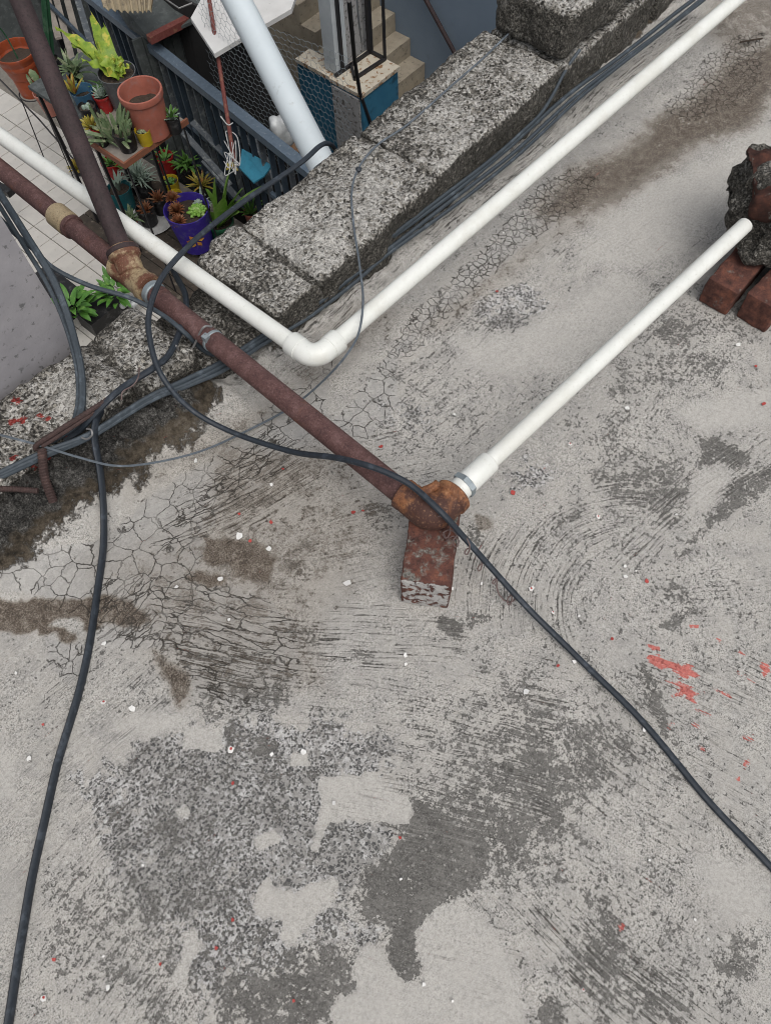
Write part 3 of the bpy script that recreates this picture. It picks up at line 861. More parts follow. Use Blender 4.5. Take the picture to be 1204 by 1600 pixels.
def build_roof():
    ua = np.concatenate([np.array([-6, -3, -1.6, -1.0, -.75, -.6]), np.arange(-.56, 1.0, .0038), np.arange(1.0, 1.7, .005), np.arange(1.7, 2.7, .008), np.array([2.8, 3.2, 4, 6])])
    va = np.concatenate([np.array([-6, -3, -1.6, -1.0, -.7]), np.arange(-.58, .955, .0038), np.array([.97, 1.0, 1.04, 1.08])])
    U, V = np.meshgrid(ua, va, indexing='ij')
    nu, nv = U.shape
    P = np.stack([U.ravel(), V.ravel()], 1)
    N = len(P)
    P3 = np.column_stack([P, np.zeros(N)])
    wob = np.column_stack([fbm(P3, 55, 3, 3), fbm(P3, 55, 3, 91)]) * .0045
    Q = P + wob
    def layer(items, base):
        a = np.full(N, base, float)
        for (val, soft, poly) in items:
            s = poly_sd(Q, to_uv(poly))
            w = np.clip(.5 + s / (2 * soft * SOFT), 0, 1)
            w = w * w * (3 - 2 * w)
            a = np.where(val > a, a + (val - a) * w, a)
        return a
    SOFT = 1.6
    wear = layer(DARK, .29)
    wear += .07 * fbm(P3, 3.5, 2, 7) + .05 * fbm(P3, 11, 2, 23)
    pale = np.zeros(N)
    for soft, poly in PALE:
        s = poly_sd(Q, to_uv(poly))
        pale = np.maximum(pale, np.clip(.5 + s / (2 * soft), 0, 1))
    wear = wear * (1 - pale) + .02 * pale
    SOFT = 2.6
    pep = layer(PEPPER, .02) * (1 - pale) + .0 * pale
    dk = layer([d for d in DARK if d[0] > .7], 0)
    pep = pep * (1 - np.clip(dk, 0, 1))
    SOFT = 1.0
    brown, crack, fine, plate, red = layer(BROWN, .02), layer(CRACK, 0.), layer(FINE, 0.), layer(PLATE, 0.), layer(RED, 0.)
    brown = brown * (1 - .8 * pale)
    # strip of mortar that climbs the parapet foot, soil banked on it at the low-X end
    left = np.clip((.50 - P[:, 0]) / .12, 0, 1)
    left = left * left * (3 - 2 * left)
    r = np.clip((P[:, 1] - (.795 + .042 * left - .10 * np.clip(P[:, 0] - .0, -.3, .3) * left)) / (.085 + .045 * left), 0, 1)
    r = r * r * (3 - 2 * r)
    lump = fbm(P3, 26, 4, 44)
    far = np.clip((P[:, 0] - 1.5) / .4, 0, 1)
    z = .0025 * fbm(P3, 5, 3, 5) + r * (.016 + .066 * left + .012 * lump + .020 * left * fbm(P3, 45, 3, 12))
    soil = np.clip(r * 1.45 * left - .05 + .22 * lump * (r > .05), 0, 1.4)
    soil = np.maximum(soil, np.clip((P[:, 1] - .850 + .012 * lump) / .03, 0, .62) * (1 - left) * (.55 + .45 * far))
    # strokes
    wobble = .0042 * fbm(P3, 6, 2, 77) + .0012 * fbm(P3, 24, 2, 78)
    wob2 = .60 + .50 * np.clip(.5 + 1.1 * fbm(P3, 13, 3, 79), 0, 1)
    amt = np.zeros(N)
    win = np.full(N, -1)
    best = np.full(N, -9.0)
    coords = np.zeros((len(STROKE), N, 2))
    for i, (a, soft, poly, kind) in enumerate(STROKE):
        uv = to_uv(poly)
        s = poly_sd(P, uv)
        sc = s / soft
        m = sc > best
        best = np.where(m, sc, best)
        win = np.where(m, i, win)
        cpx = np.mean(np.array(poly), axis=0)
        if kind[0] == 'arc':
            c = at(*kind[1], 0)[:2]
            d = P - c
            rr = np.linalg.norm(d, axis=1)
            th = np.arctan2(d[:, 1], d[:, 0])
            coords[i] = np.column_stack([th * .11, rr + 1.4 * wobble])
        else:
            if kind[0] == 'uv':
                dv = np.array([1.0, kind[1]])
            else:
                dv = at(cpx[0] + kind[1][0], cpx[1] + kind[1][1], 0)[:2] - at(*cpx, 0)[:2]
            dv = dv / np.linalg.norm(dv)
            nrm = np.array([-dv[1], dv[0]])
            al, ac = P @ dv, P @ nrm
            coords[i] = np.column_stack([al, ac + .012 * np.sin(al * 9 + i) + wobble])
        coords[i] += i * 1.37
    # the amount falls off at a zone's own rim and where two zones meet
    second = np.full(N, -9.0)
    for i, (a, soft, poly, kind) in enumerate(STROKE):
        s = poly_sd(P, to_uv(poly)) / soft
        second = np.where((win != i) & (s > second), s, second)
    for i, (a, soft, poly, kind) in enumerate(STROKE):
        m = win == i
        amt[m] = a * np.clip(.5 + best[m] / 2, 0, 1)
    amt *= np.clip((best - second) / .5, 0, 1)
    amt *= (1 - .45 * pale) * wob2
    amt = np.maximum(amt, 0.10 * np.clip((best - second) / .5, 0, 1))
    idx = np.arange(N).reshape(nu, nv)
    quads = np.stack([idx[:-1, :-1], idx[1:, :-1], idx[1:, 1:], idx[:-1, 1:]], -1).reshape(-1, 4)
    me = bpy.data.meshes.new('roof')
    me.vertices.add(N)
    me.vertices.foreach_set('co', np.column_stack([P, z]).astype(np.float32).ravel())
    nf = len(quads)
    me.loops.add(nf * 4)
    me.polygons.add(nf)
    me.polygons.foreach_set('loop_start', np.arange(0, nf * 4, 4, dtype=np.int32))
    me.loops.foreach_set('vertex_index', quads.ravel().astype(np.int32))
    me.polygons.foreach_set('use_smooth', np.ones(nf, bool))
    me.update()
    me.validate()
    for name, a in (('wear', wear), ('pepper', pep), ('brown', brown), ('crack', crack), ('finecrack', fine), ('plate', plate), ('red', red), ('streak', amt), ('soil', soil), ('pale', pale)):
        at_ = me.attributes.new(name, 'FLOAT', 'POINT')
        at_.data.foreach_set('value', a.astype(np.float32))
    fw = win[quads[:, 0]]
    cc = coords[np.repeat(fw, 4), quads.ravel()]
    at_ = me.attributes.new('stroke', 'FLOAT_VECTOR', 'CORNER')
    at_.data.foreach_set('vector', np.column_stack([cc, np.zeros(len(cc))]).astype(np.float32).ravel())
    me.materials.append(M['roof'])
    o = bpy.data.objects.new('roof', me)
    COL.objects.link(o)
    tag(o, 'worn grey cement roof surface with cracks, dark patches and trowel strokes', None, None, 'structure')
    return o
build_roof()

def structure(name, mb, mat, label):
    o = mb.build(name, mat)
    return tag(o, label, None, None, 'structure')
FLOOR = -3.2
LOW = -4.7
structure('roof_slab', MB().box((-6, -6, -.20), (6, 1.075, -.03)), M['facade'], 'concrete slab under the roof surface')
structure('house_wall', MB().box((-6, .25, LOW), (6, 1.0, -.203)), M['facade'], 'rendered house wall below the roof edge')
structure('ground', MB().add([(-60, -60, LOW - .02), (60, -60, LOW - .02), (60, 60, LOW - .02), (-60, 60, LOW - .02)], [(0, 1, 2, 3)]), M['ground'], 'dark ground of the passage below')

# ------------------------------------------------------------------ parapet
def set_attr(o, name, arr):
    a = o.data.attributes.new(name, 'FLOAT', 'POINT')
    a.data.foreach_set('value', np.asarray(arr, np.float32))
def rough_block(name, parent, u0, u1, v0, v1, z0, z1, seed, rnd=.018, pale_gain=1.0, red=False, step=.0052, tilt=0, rot=0):
    mb = MB()
    nrm = rough_box(mb, (u1 - u0, v1 - v0, z1 - z0), ((u0 + u1) / 2, (v0 + v1) / 2, (z0 + z1) / 2), step, rnd, .0050, seed, fine=.0018, smooth_amp=.010, tilt=tilt, rotz=rot)
    o = mb.build(name, M['block'], parent)
    P = np.array(mb.v)
    l = np.clip(nrm[:, 2] * 1.25 - .12, 0, 1) * (.85 + .35 * fbm(P, 8, 2, seed)) * pale_gain + .12  # paler on upward faces, darker on the sides
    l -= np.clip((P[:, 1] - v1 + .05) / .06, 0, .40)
    set_attr(o, 'paleness', np.clip(l, 0, 1.1))
    if red:
        rs = np.zeros(len(P))
        for (x, y, rr) in ((12, 608, 9), (5, 640, 8), (48, 632, 7), (62, 638, 7), (22, 640, 9), (90, 660, 6), (35, 710, 9), (8, 700, 7), (20, 745, 9), (40, 755, 8), (60, 770, 7), (75, 740, 6), (30, 775, 6), (55, 690, 5)):
            c = at(x, y, .15)[:2]
            rs = np.maximum(rs, np.clip(1.1 - np.linalg.norm(P[:, :2] - c, axis=1) / (rr * .0020), 0, .75))
        set_attr(o, 'redspot', rs)
    return o
par = thing('concrete_parapet', 'low weathered parapet of rough concrete blocks along the roof edge', 'parapet')
bl = [(.617, .737, .868, 1.112), (.742, 1.118, .864, 1.109), (1.123, 1.604, .866, 1.104), (1.609, 2.03, .864, 1.09), (2.04, 2.46, .864, 1.085), (2.47, 2.95, .864, 1.085)]
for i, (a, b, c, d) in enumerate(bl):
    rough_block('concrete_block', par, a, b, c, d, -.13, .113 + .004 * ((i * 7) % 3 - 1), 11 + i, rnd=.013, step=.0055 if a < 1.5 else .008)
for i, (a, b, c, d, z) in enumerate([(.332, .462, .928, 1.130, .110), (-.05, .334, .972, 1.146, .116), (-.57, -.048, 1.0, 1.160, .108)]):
    rough_block('concrete_block', par, a, b, c, d, -.13, z, 31 + i, pale_gain=.80, red=(i > 0), rnd=.028, rot=-.07 if i == 1 else 0)
rough_block('broken_block', par, .452, .626, .905, 1.105, -.13, .050, 47, pale_gain=.30, rnd=.020)
for i, (x0, y0, w_) in enumerate(((.739, .985, .222), (1.121, .984, .220), (1.605, .978, .214), (2.03, .974, .208), (2.46, .974, .205), (.333, 1.032, .172), (-.049, 1.056, .170))):
    mb = MB()
    rough_box(mb, (.024, w_, .222), (x0, y0, -.008), .007, .004, .002, 61 + i, fine=.0015)
    set_attr(mb.build('mortar_joint', M['block'], par), 'paleness', np.full(mb.n, .24))
top = rough_block('loose_block', None, 1.606, 2.025, .866, 1.085, .116, .234, 71, rnd=.022, pale_gain=1.05, step=.0055)
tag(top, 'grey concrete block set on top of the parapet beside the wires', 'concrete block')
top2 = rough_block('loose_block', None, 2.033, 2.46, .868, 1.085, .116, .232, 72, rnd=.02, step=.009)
tag(top2, 'second grey block on the parapet, behind the nearer raised block', 'concrete block')
# rebar stubs cast into the low end of the parapet
def rebar(pts, r, parent, label=None):
    P = spline(pts, 28)
    mb = MB()
    rr = r * (1 + .22 * (np.arange(len(P)) % 3 == 0))
    mb.tube(P, rr, 8)
    o = mb.build('rebar_stub', M['rebar'], parent, True)
    if label: o['label'] = label
    return o
rebar([at(172, 622, .150), at(120, 655, .145), at(62, 692, .13), at(56, 702, .12)], .0044, par)
rebar([at(168, 630, .142), at(120, 663, .138), at(66, 698, .126)], .0036, par)
rebar([at(-15, 764, .105), at(20, 764, .105), at(60, 767, .10)], .0050, par)
rebar([at(66, 702, .125), at(70, 745, .105), at(84, 785, .075)], .0078, par)

# ------------------------------------------------------------------ neighbour's wall beside the parapet
e = at_v(112, 520, 1.165)
mb = MB()
mb.box((-5, 1.165, LOW), (float(e[0]), 1.34, .62))
o = mb.build('rendered_wall', M['plaster'])
tag(o, 'smooth grey rendered wall standing beyond the broken parapet end', 'wall')

# ------------------------------------------------------------------ rusty pipe run
rp = thing('rusty_pipe', 'rusty brown steel water pipe crossing the parapet to a brick', 'pipe')
def ring(c, ax, r, h, mat, parent, name, sides=28, bevel=.15):
    ax = np.array(ax, float)
    ax /= np.linalg.norm(ax)
    b = h * bevel
    return MB().lathe([(r * .6, -h / 2), (r - b, -h / 2), (r, -h / 2 + b), (r, h / 2 - b), (r - b, h / 2), (r * .6, h / 2)], c, sides, ax).build(name, mat, parent, True)
A0 = at(640, 785, .14)
A0[0] = .459
B0 = at(0, 262, .075)
B1 = at(-60, 215, .07)
tee_c = at(208, 432, .085)
def along(p, q, k): return np.array(p) * (1 - k) + np.array(q) * k
RPIPE = .0212
MB().tube([along(A0, B1, k) for k in np.linspace(0, 1, 24)], RPIPE, 22).build('pipe', M['rust'], rp, True)
rd = (B1 - A0) / np.linalg.norm(B1 - A0)
def on_run(px, py):
    """point of the run that projects nearest the photo point"""
    best, bp = 1e9, None
    for k in np.linspace(0, 1, 600):
        p = along(A0, B1, k)
        c = RW.T @ (p - np.array([0, 0, CAM_H]))
        d = math.hypot(602 + FPX * c[0] / c[2] - px, 800 + FPX * c[1] / c[2] - py)
        if d < best: best, bp = d, p
    return bp
cp = on_run(100, 340)
ring(cp, rd, .0275, .066, M['coupling'], rp, 'coupling')
ring(cp - rd * .036, rd, .0262, .012, M['rust'], rp, 'coupling_rim')
tc = on_run(212, 432)
tee = MB()
tee.lathe([(.020, -.055), (.031, -.055), (.032, -.040), (.0285, -.034), (.0285, .034), (.032, .040), (.031, .055), (.020, .055)], tc, 28, rd)
tee_o = tee.build('tee_fitting', M['rust_tan'], rp, True)
ring(tc - rd * .066, rd, .0255, .016, M['steel'], rp, 'sealing_ring')
ring(tc - rd * .088, rd, .0235, .018, M['rust'], rp, 'sealing_ring')
# riser
p_hi = np.array([0, 0, CAM_H]) + ray(32, 0) * 1.60
pd = p_hi - at(203, 418, .10)
base = tc + np.array([0, .004, .006])
pd = pd / np.linalg.norm(pd)
stub = MB().lathe([(.021, .0), (.027, .004), (.0275, .030), (.033, .036), (.034, .052), (.031, .058), (.020, .058)], base, 28, pd)
stub.build('tee_branch', M['rust_tan'], rp, True)
ring(base + pd * .050, pd, .0345, .012, M['rust_dark'], rp, 'branch_rim')
st_ = base + pd * .045
en_ = st_ + pd * 1.25
MB().tube([along(st_, en_, k) for k in np.linspace(0, 1, 12)], .0205, 24).build('riser_pipe', M['rust_dark'], rp, True)
# hose clamp and its wire tail
hc = on_run(335, 530)
ring(hc, rd, .0228, .012, M['steel'], rp, 'hose_clamp', bevel=.3)
MB().box(*(np.sort(np.array([hc + np.array([-.018, -.006, .014]), hc + np.array([-.006, .006, .026])]), axis=0))).build('clamp_screw', M['steel'], rp)
MB().tube(spline([hc + rd * .012 + np.array([.014, 0, .020]), hc + np.array([-.004, .014, .030]), at(300, 545, .09), at(283, 550, .10), at(275, 540, .13)], 8), .0022, 6).build('tie_wire', M['zinc_wire'], rp, True)
# elbow over the brick
EZ = .142
arc = [np.array([.459, .402, EZ]), np.array([.459, .388, EZ])]
for k in range(9):
    a = PI + (PI / 2) * k / 8
    arc.append(np.array([.487 + .028 * math.cos(a), .366 + .028 * math.sin(a), EZ]))
arc += [np.array([.506, .338, EZ])]
rad = [.0270, .0285] + [.0295 + .004 * math.sin(PI * k / 8) for k in range(9)] + [.0315]
MB().tube(spline(arc, 4), np.interp(np.linspace(0, 1, (len(arc) - 1) * 4 + 1), np.linspace(0, 1, len(arc)), rad), 28).build('elbow', M['rust_orange'], rp, True)
ring(np.array([.459, .402, EZ]), (0, 1, 0), .0285, .012, M['rust_orange'], rp, 'elbow_rim')
ring(np.array([.507, .338, EZ]), (1, 0, 0), .0335, .020, M['rust_orange'], rp, 'elbow_rim')
mb = MB()
rough_box(mb, (.046, .018, .010), (.486, .370, .163), .003, .006, .004, 5, rotz=-.2)
mb.build('rust_crust', M['rust_orange'], rp, True)

# ------------------------------------------------------------------ lower PVC run
lp = thing('white_pipe', 'white plastic pipe screwed into the rusty elbow on the brick', 'pipe')
q0 = np.array([.509, .338, .142])
q1 = at(1163, 352, .168)
ld = (q1 - q0) / np.linalg.norm(q1 - q0)
MB().tube([along(q0 + ld * .02, q1, k) for k in np.linspace(0, 1, 14)], .0158, 24).build('pipe', M['pvc'], lp, True)
MB().lathe([(.016, .008), (.0205, .008), (.0205, .0105), (.0195, .012), (.0205, .0135), (.0195, .015), (.0205, .0165), (.0205, .026), (.015, .026)], q0, 28, ld).build('threaded_adapter', M['pvc'], lp, True)
MB().lathe([(.015, .026), (.0245, .026), (.0245, .036), (.015, .036)], q0, 6, ld).build('lock_nut', M['steel'], lp)
MB().lathe([(.016, .037), (.0205, .037), (.0212, .040), (.0206, .092), (.0195, .094), (.0158, .094)], q0, 28, ld).build('socket', M['pvc'], lp, True)

# ------------------------------------------------------------------ upper PVC run with elbow
up = thing('white_pipe', 'long white plastic pipe with an elbow beside the parapet', 'pipe')
zc = .12
corner = at(492, 562, zc)
Lend = at(-40, 183, zc)
Rend = at(1190, -36, .14)
dl = (Lend - corner) / np.linalg.norm(Lend - corner)
dr = (Rend - corner) / np.linalg.norm(Rend - corner)
RP = .0178
MB().tube([along(corner + dl * .05, Lend, k) for k in np.linspace(0, 1, 16)], RP, 26).build('pipe', M['pvc'], up, True)
MB().tube([along(corner + dr * .05, Rend, k) for k in np.linspace(0, 1, 20)], RP, 26).build('pipe', M['pvc'], up, True)
arc = [corner + dl * .058, corner + dl * .046]
for k in range(1, 8):
    t = k / 8
    arc.append(corner + dl * .034 * (1 - t) ** 2 + dr * .034 * t ** 2)
arc += [corner + dr * .046, corner + dr * .058]
MB().tube(spline(arc, 4), .0226, 28).build('elbow', M['pvc'], up, True)

for d_ in (dl, dr):
    MB().lathe([(.0178, -.012), (.0236, -.011), (.0238, .012), (.0226, .0145), (.0178, .0145)], corner + d_ * .050, 30, d_).build('socket_rim', M['pvc'], up, True)

# ------------------------------------------------------------------ bricks and the lump
def brick(label, size, c, rot, seed, lime_dir=None, tilt=0, crust=0.0, wav=.0018):
    mb = MB()
    nrm = rough_box(mb, size, c, .0048, .0045, .0018, seed, rotz=rot, smooth_amp=wav, tilt=tilt, fine=.0008)
    o = mb.build('brick', M['brick'], None, True)
    tag(o, label, 'brick')
    set_attr(o, 'crust', np.clip(nrm[:, 2], 0, 1) * crust)
    l = np.zeros(len(nrm))
    if lime_dir is not None:
        l = np.clip(nrm @ np.array(lime_dir) * .9, 0, 1) * .72
    set_attr(o, 'lime', l)
    return o
ang = math.atan2(.53, .85)
brick('weathered red brick standing on edge under the rusty elbow', (.146, .084, .111), (.368 + .85 * .073, .280 + .53 * .073, .0555), ang, 3, lime_dir=(-1, 0, -.15), crust=.34, wav=.0008)
brick('dark red brick beside the loose end of the white pipe', (.24, .068, .070), (1.398, .2385, .036), math.radians(1), 4, lime_dir=(.3, .3, .45), tilt=.03)
brick('dark red brick at the roof edge of the pile, under the dark lump', (.24, .068, .070), (1.410, .1485, .036), math.radians(-3), 6, lime_dir=(.3, .3, .3), tilt=-.03)
lump = thing('concrete_lump', 'dark broken lump of mortar and brick lying on the bricks', 'rubble')
mb = MB()
nrm = rough_box(mb, (.225, .165, .125), at(1222, 322, .140), .0050, .012, .013, 81, rotz=.75, fine=.0026, smooth_amp=.034, tilt=.15)
mo = mb.build('mortar', M['block'], lump)
set_attr(mo, 'paleness', np.full(mb.n, .20))
mb = MB()
rough_box(mb, (.150, .120, .060), at(1218, 280, .212), .005, .008, .009, 82, rotz=.62, smooth_amp=.016, tilt=-.20, fine=.001)
bo = mb.build('brick_piece', M['brick_dark'], lump, True)
set_attr(bo, 'crust', np.full(mb.n, .05))
set_attr(bo, 'lime', np.full(mb.n, .0))

# ------------------------------------------------------------------ cables
def cable(label, pts, r, mat='cable', sides=8, n=9, section=None, group=None, name='cable'):
    P = spline([at(x, y, z) for x, y, z in pts], n)
    jit = np.column_stack([vnoise(P + 3 * len(pts), 9, 1), vnoise(P + 5, 9, 2), np.zeros(len(P))]) * r * .35
    o = MB().tube(P + jit, r, sides, True, section).build(name, M[mat], None, True)
    return tag(o, label, 'cable', group)
cable('black cable looping over the rusty pipe and elbow to the roof corner',
      [(1240, 1395, .007), (1180, 1330, .007), (1100, 1245, .007), (1000, 1125, .007), (905, 1030, .009), (835, 962, .025), (775, 898, .07), (722, 838, .135), (692, 803, .178), (645, 760, .186), (605, 739, .190), (565, 725, .184), (520, 714, .150), (450, 704, .085), (365, 676, .06), (300, 640, .085), (255, 590, .14), (236, 535, .16), (234, 485, .17), (254, 432, .18), (300, 380, .18), (360, 330, .165), (430, 281, .145), (475, 250, .14), (500, 228, .13), (514, 224, .10), (524, 234, .02), (528, 250, -.10)], .0056)
cable('short black cable bowed beneath the upper white pipe and tied to the rebar',
      [(262, 405, .06), (275, 432, .07), (289, 462, .09), (288, 500, .11), (268, 550, .13), (240, 575, .142), (200, 600, .145), (172, 622, .150), (140, 655, .13), (118, 676, .10), (70, 700, .10)], .0062)
cable('grey cable dropping past the rendered wall onto the parapet',
      [(-20, 268, .32), (10, 318, .31), (48, 378, .30), (84, 440, .27), (110, 505, .22), (126, 570, .16), (128, 620, .14), (124, 650, .132), (112, 668, .12), (80, 690, .11)], .0066, 'cable_grey')
cable('grey cable hugging the thicker one beside the rendered wall',
      [(-20, 290, .31), (5, 330, .30), (40, 386, .29), (77, 446, .26), (104, 510, .21), (120, 575, .155), (121, 625, .135), (116, 655, .125)], .0042, 'cable_grey')
cable('black cable crossing over the pale tiles to the rusty pipe',
      [(-20, 322, .30), (20, 362, .28), (55, 392, .26), (85, 420, .24), (140, 447, .20), (205, 466, .16), (255, 492, .14), (290, 520, .125), (316, 545, .07), (340, 560, .04), (370, 572, .03)], .0048, 'cable_grey')
fl = [(math.cos(a) * (1.0 + .65 * math.cos(a) ** 2) * .8, math.sin(a) * (.62 + .25 * abs(math.cos(a)))) for a in np.linspace(0, 2 * PI, 14, endpoint=False)]
cable('thick flat black cable running down the roof from the parapet',
      [(158, 640, .11), (149, 662, .125), (149, 690, .105), (158, 740, .075), (163, 800, .03), (160, 880, .009), (146, 975, .008), (122, 1085, .008), (88, 1205, .008), (62, 1320, .008), (40, 1440, .008), (18, 1580, .008), (0, 1680, .008)], .0073, 'cable', section=fl)
cable('thin pale grey wire draped over the parapet, elbow and rusty pipe',
      [(812, 38, .15), (797, 50, .13), (752, 93, .122), (706, 133, .122), (639, 193, .122), (590, 226, .122), (560, 262, .124), (549, 300, .126), (553, 352, .128), (562, 420, .145), (567, 470, .155), (560, 520, .152), (540, 556, .146), (510, 590, .09), (470, 625, .03), (430, 651, .012), (370, 681, .012), (310, 706, .03), (240, 723, .05), (180, 728, .08), (120, 714, .115), (60, 695, .125), (-20, 674, .125)], .0024, 'cable_thin', 6)
tag(MB().lathe([(.001, -.006), (.006, -.003), (.007, .002), (.001, .007)], at(560, 265, .126), 10).build('tape_knot', M['cable'], None, True), 'small black tape knot on the thin wire over the parapet', 'tape knot')
bundle = [
    ('uppermost black wire of the bundle along the parapet foot', .0050, 0, 0),
    ('middle black wire of the bundle along the parapet foot', .0046, 7, 5),
    ('lowest black wire of the bundle, nearest the white pipe', .0042, 13, 10),
]
for lab, r, dx, dy in bundle:
    base_pts = [(1100, -14, .075), (1040, 34, .07), (960, 94, .06), (885, 152, .055), (800, 225, .05), (700, 308, .048), (600, 382, .046), (540, 432, .044), (470, 487, .043), (400, 532, .055), (340, 572, .078), (285, 598, .092), (230, 622, .102), (140, 676, .115), (70, 708, .118), (-20, 750, .118)]
    wob = [random.uniform(-3, 3) for _ in base_pts]
    k = np.interp([p[0] for p in base_pts], [-20, 300, 500, 800, 1100], [.35, .55, 1.0, 1.1, .6])
    cable(lab, [(x + dx * kk + w * .4, y + dy * kk + w * .6, z - .0015 * dy * .4) for (x, y, z), w, kk in zip(base_pts, wob, k)], r, 'cable_grey')
cable('black wire coming from behind the raised block and joining the bundle', [(905, 78, .12), (885, 106, .10), (862, 150, .075), (842, 180, .065), (815, 206, .06), (770, 246, .058), (700, 300, .056), (620, 362, .054), (560, 412, .05)], .0042, 'cable_grey')
# wire twisted round the loop cable, and small ties
P = spline([at(x, y, z) for x, y, z in [(690, 815, .16), (705, 840, .12), (725, 850, .13), (748, 880, .085), (775, 905, .065), (800, 940, .03), (778, 915, .045)]], 10)
tw = np.column_stack([np.sin(np.arange(len(P)) * .75), np.cos(np.arange(len(P)) * .75), np.sin(np.arange(len(P)) * .75 + 1)]) * .009
tag(MB().tube(P + tw, .0014, 5).build('tie_wire', M['wire'], None, True), 'thin rusty wire twisted round the black cable beside the brick', 'wire')
P = spline([at(x, y, z) for x, y, z in [(692, 832, .15), (700, 845, .11), (712, 842, .12), (706, 838, .135), (690, 850, .10)]], 8)
tag(MB().tube(P, .0011, 5).build('tie_wire', M['wire'], None, True), 'small rusty wire loop hanging below the elbow', 'wire')
P = spline([at(x, y, z) for x, y, z in [(128, 684, .13), (136, 686, .135), (144, 680, .15), (143, 672, .155), (136, 670, .15)]], 8)
tag(MB().tube(P, .0018, 6).build('tie_wire', M['zinc_wire'], None, True), 'pale wire hook round the black bundle on the broken parapet', 'wire')
P = spline([at(x, y, z) for x, y, z in [(218, 575, .19), (216, 590, .20), (208, 602, .195), (192, 612, .20), (190, 625, .19)]], 8)
tag(MB().tube(P, .0013, 5).build('tie_wire', M['wire'], None, True), 'thin wire binding the bowed black cable to the rebar', 'wire')

# ------------------------------------------------------------------ chips of paint and plaster on the roof
def chip(px, py, size_px, kind, seed):
    rs = random.Random(seed)
    c = at(px, py, .004)
    s = .84 * size_px * at_t(px, py, 0) / FPX / 2
    n = rs.choice((5, 6, 7))
    a0 = rs.uniform(0, 6)
    tilt = (rs.uniform(-.3, .3), rs.uniform(-.3, .3))
    poly = []
    for k in range(n):
        a = a0 + 2 * PI * k / n + rs.uniform(-.35, .35)
        rr = s * rs.uniform(.6, 1.15)
        x, y = rr * math.cos(a), rr * math.sin(a)
        poly.append(c + np.array([x, y, x * tilt[0] + y * tilt[1]]))
    mb = MB()
    mb.prism(poly, .0016, (0, 0, 1))
    mats = [M['chip_white'] if kind in 'wm' else M['chip_red']]
    if kind == 'm':
        mats.append(M['chip_red'])
        mb.cur = 1
        mid = sum(poly) / n
        q = [mid + (p - mid) * .45 + np.array([.25 * s, .1 * s, .0017]) for p in poly]
        mb.prism(q, .0006, (0, 0, 1))
    o = mb.build('paint_chip', mats)
    lab = {'w': 'small white plaster chip lying on the cement roof', 'r': 'small red paint chip lying on the cement roof', 'm': 'white chip with a red painted streak on the cement roof'}[kind]
    grp = {'w': 'white chips scattered on the roof', 'r': 'red chips scattered on the roof', 'm': 'red and white chips on the roof'}[kind]
    return tag(o, lab, 'paint chip', grp)
chips = [(68, 1560, 16, 'm'), (361, 1172, 16, 'm'), (829, 921, 11, 'm'), (863, 957, 8, 'm'), (890, 694, 8, 'm'), (934, 808, 8, 'm'),
         (474, 1175, 13, 'w'), (425, 1178, 9, 'w'), (163, 1006, 11, 'w'), (162, 1098, 11, 'm'), (46, 1185, 10, 'w'), (276, 917, 8, 'w'), (358, 968, 8, 'w'), (26, 1052, 8, 'w'), (207, 1108, 14, 'w'), (522, 1255, 8, 'w'),
         (169, 1543, 11, 'w'), (163, 1494, 6, 'w'), (626, 1374, 6, 'w'), (662, 1538, 9, 'w'), (707, 1564, 6, 'w'), (633, 1024, 9, 'w'), (634, 1038, 6, 'w'), (977, 901, 9, 'w'), (993, 892, 5, 'w'), (832, 918, 7, 'w'), (904, 963, 6, 'w'),
         (897, 1034, 10, 'w'), (922, 1051, 8, 'w'), (821, 1080, 13, 'w'), (1006, 1140, 10, 'w'), (979, 638, 9, 'w'), (1056, 804, 6, 'w'), (976, 885, 7, 'w'), (373, 838, 14, 'w'), (420, 858, 12, 'w'), (345, 905, 12, 'w'), (543, 911, 17, 'w'), (306, 720, 9, 'w'), (424, 758, 7, 'w'),
         (710, 648, 7, 'w'), (1152, 539, 10, 'w'), (786, 364, 4, 'w'), (1105, 1467, 6, 'w'), (1085, 1437, 7, 'w'), (910, 1547, 8, 'm'), (224, 1352, 6, 'w'), (1014, 1344, 5, 'w'), (706, 920, 8, 'w'), (708, 903, 7, 'w'), (712, 884, 5, 'w'), (752, 912, 7, 'w'),
         (595, 698, 10, 'r'), (801, 770, 10, 'r'), (1010, 908, 9, 'r'), (1192, 631, 7, 'r'), (1180, 572, 6, 'r'), (552, 801, 10, 'r'), (423, 816, 9, 'r'), (374, 803, 7, 'r'), (391, 845, 7, 'r'), (85, 1499, 8, 'r'), (338, 1481, 8, 'r'), (251, 1506, 7, 'r'), (364, 1437, 8, 'r'), (459, 1564, 7, 'r'), (955, 998, 9, 'r'), (871, 1040, 7, 'r'), (625, 1309, 8, 'r'), (776, 455, 7, 'r'), (364, 1224, 7, 'r'), (68, 1132, 6, 'r'), (567, 798, 5, 'r'), (940, 550, 5, 'r'), (442, 733, 6, 'r')]
for i, (x, y, s, k) in enumerate(chips):
    chip(x, y, s, k, 100 + i)
# dry twig
tag(MB().tube([at(1155, 66, .006), at(1172, 63, .007), at(1190, 60, .006)], .0025, 6).build('twig', M['soil'], None, True), 'short dark twig on the cracked cement beyond the long white pipe', 'twig')

exec_courtyard = True
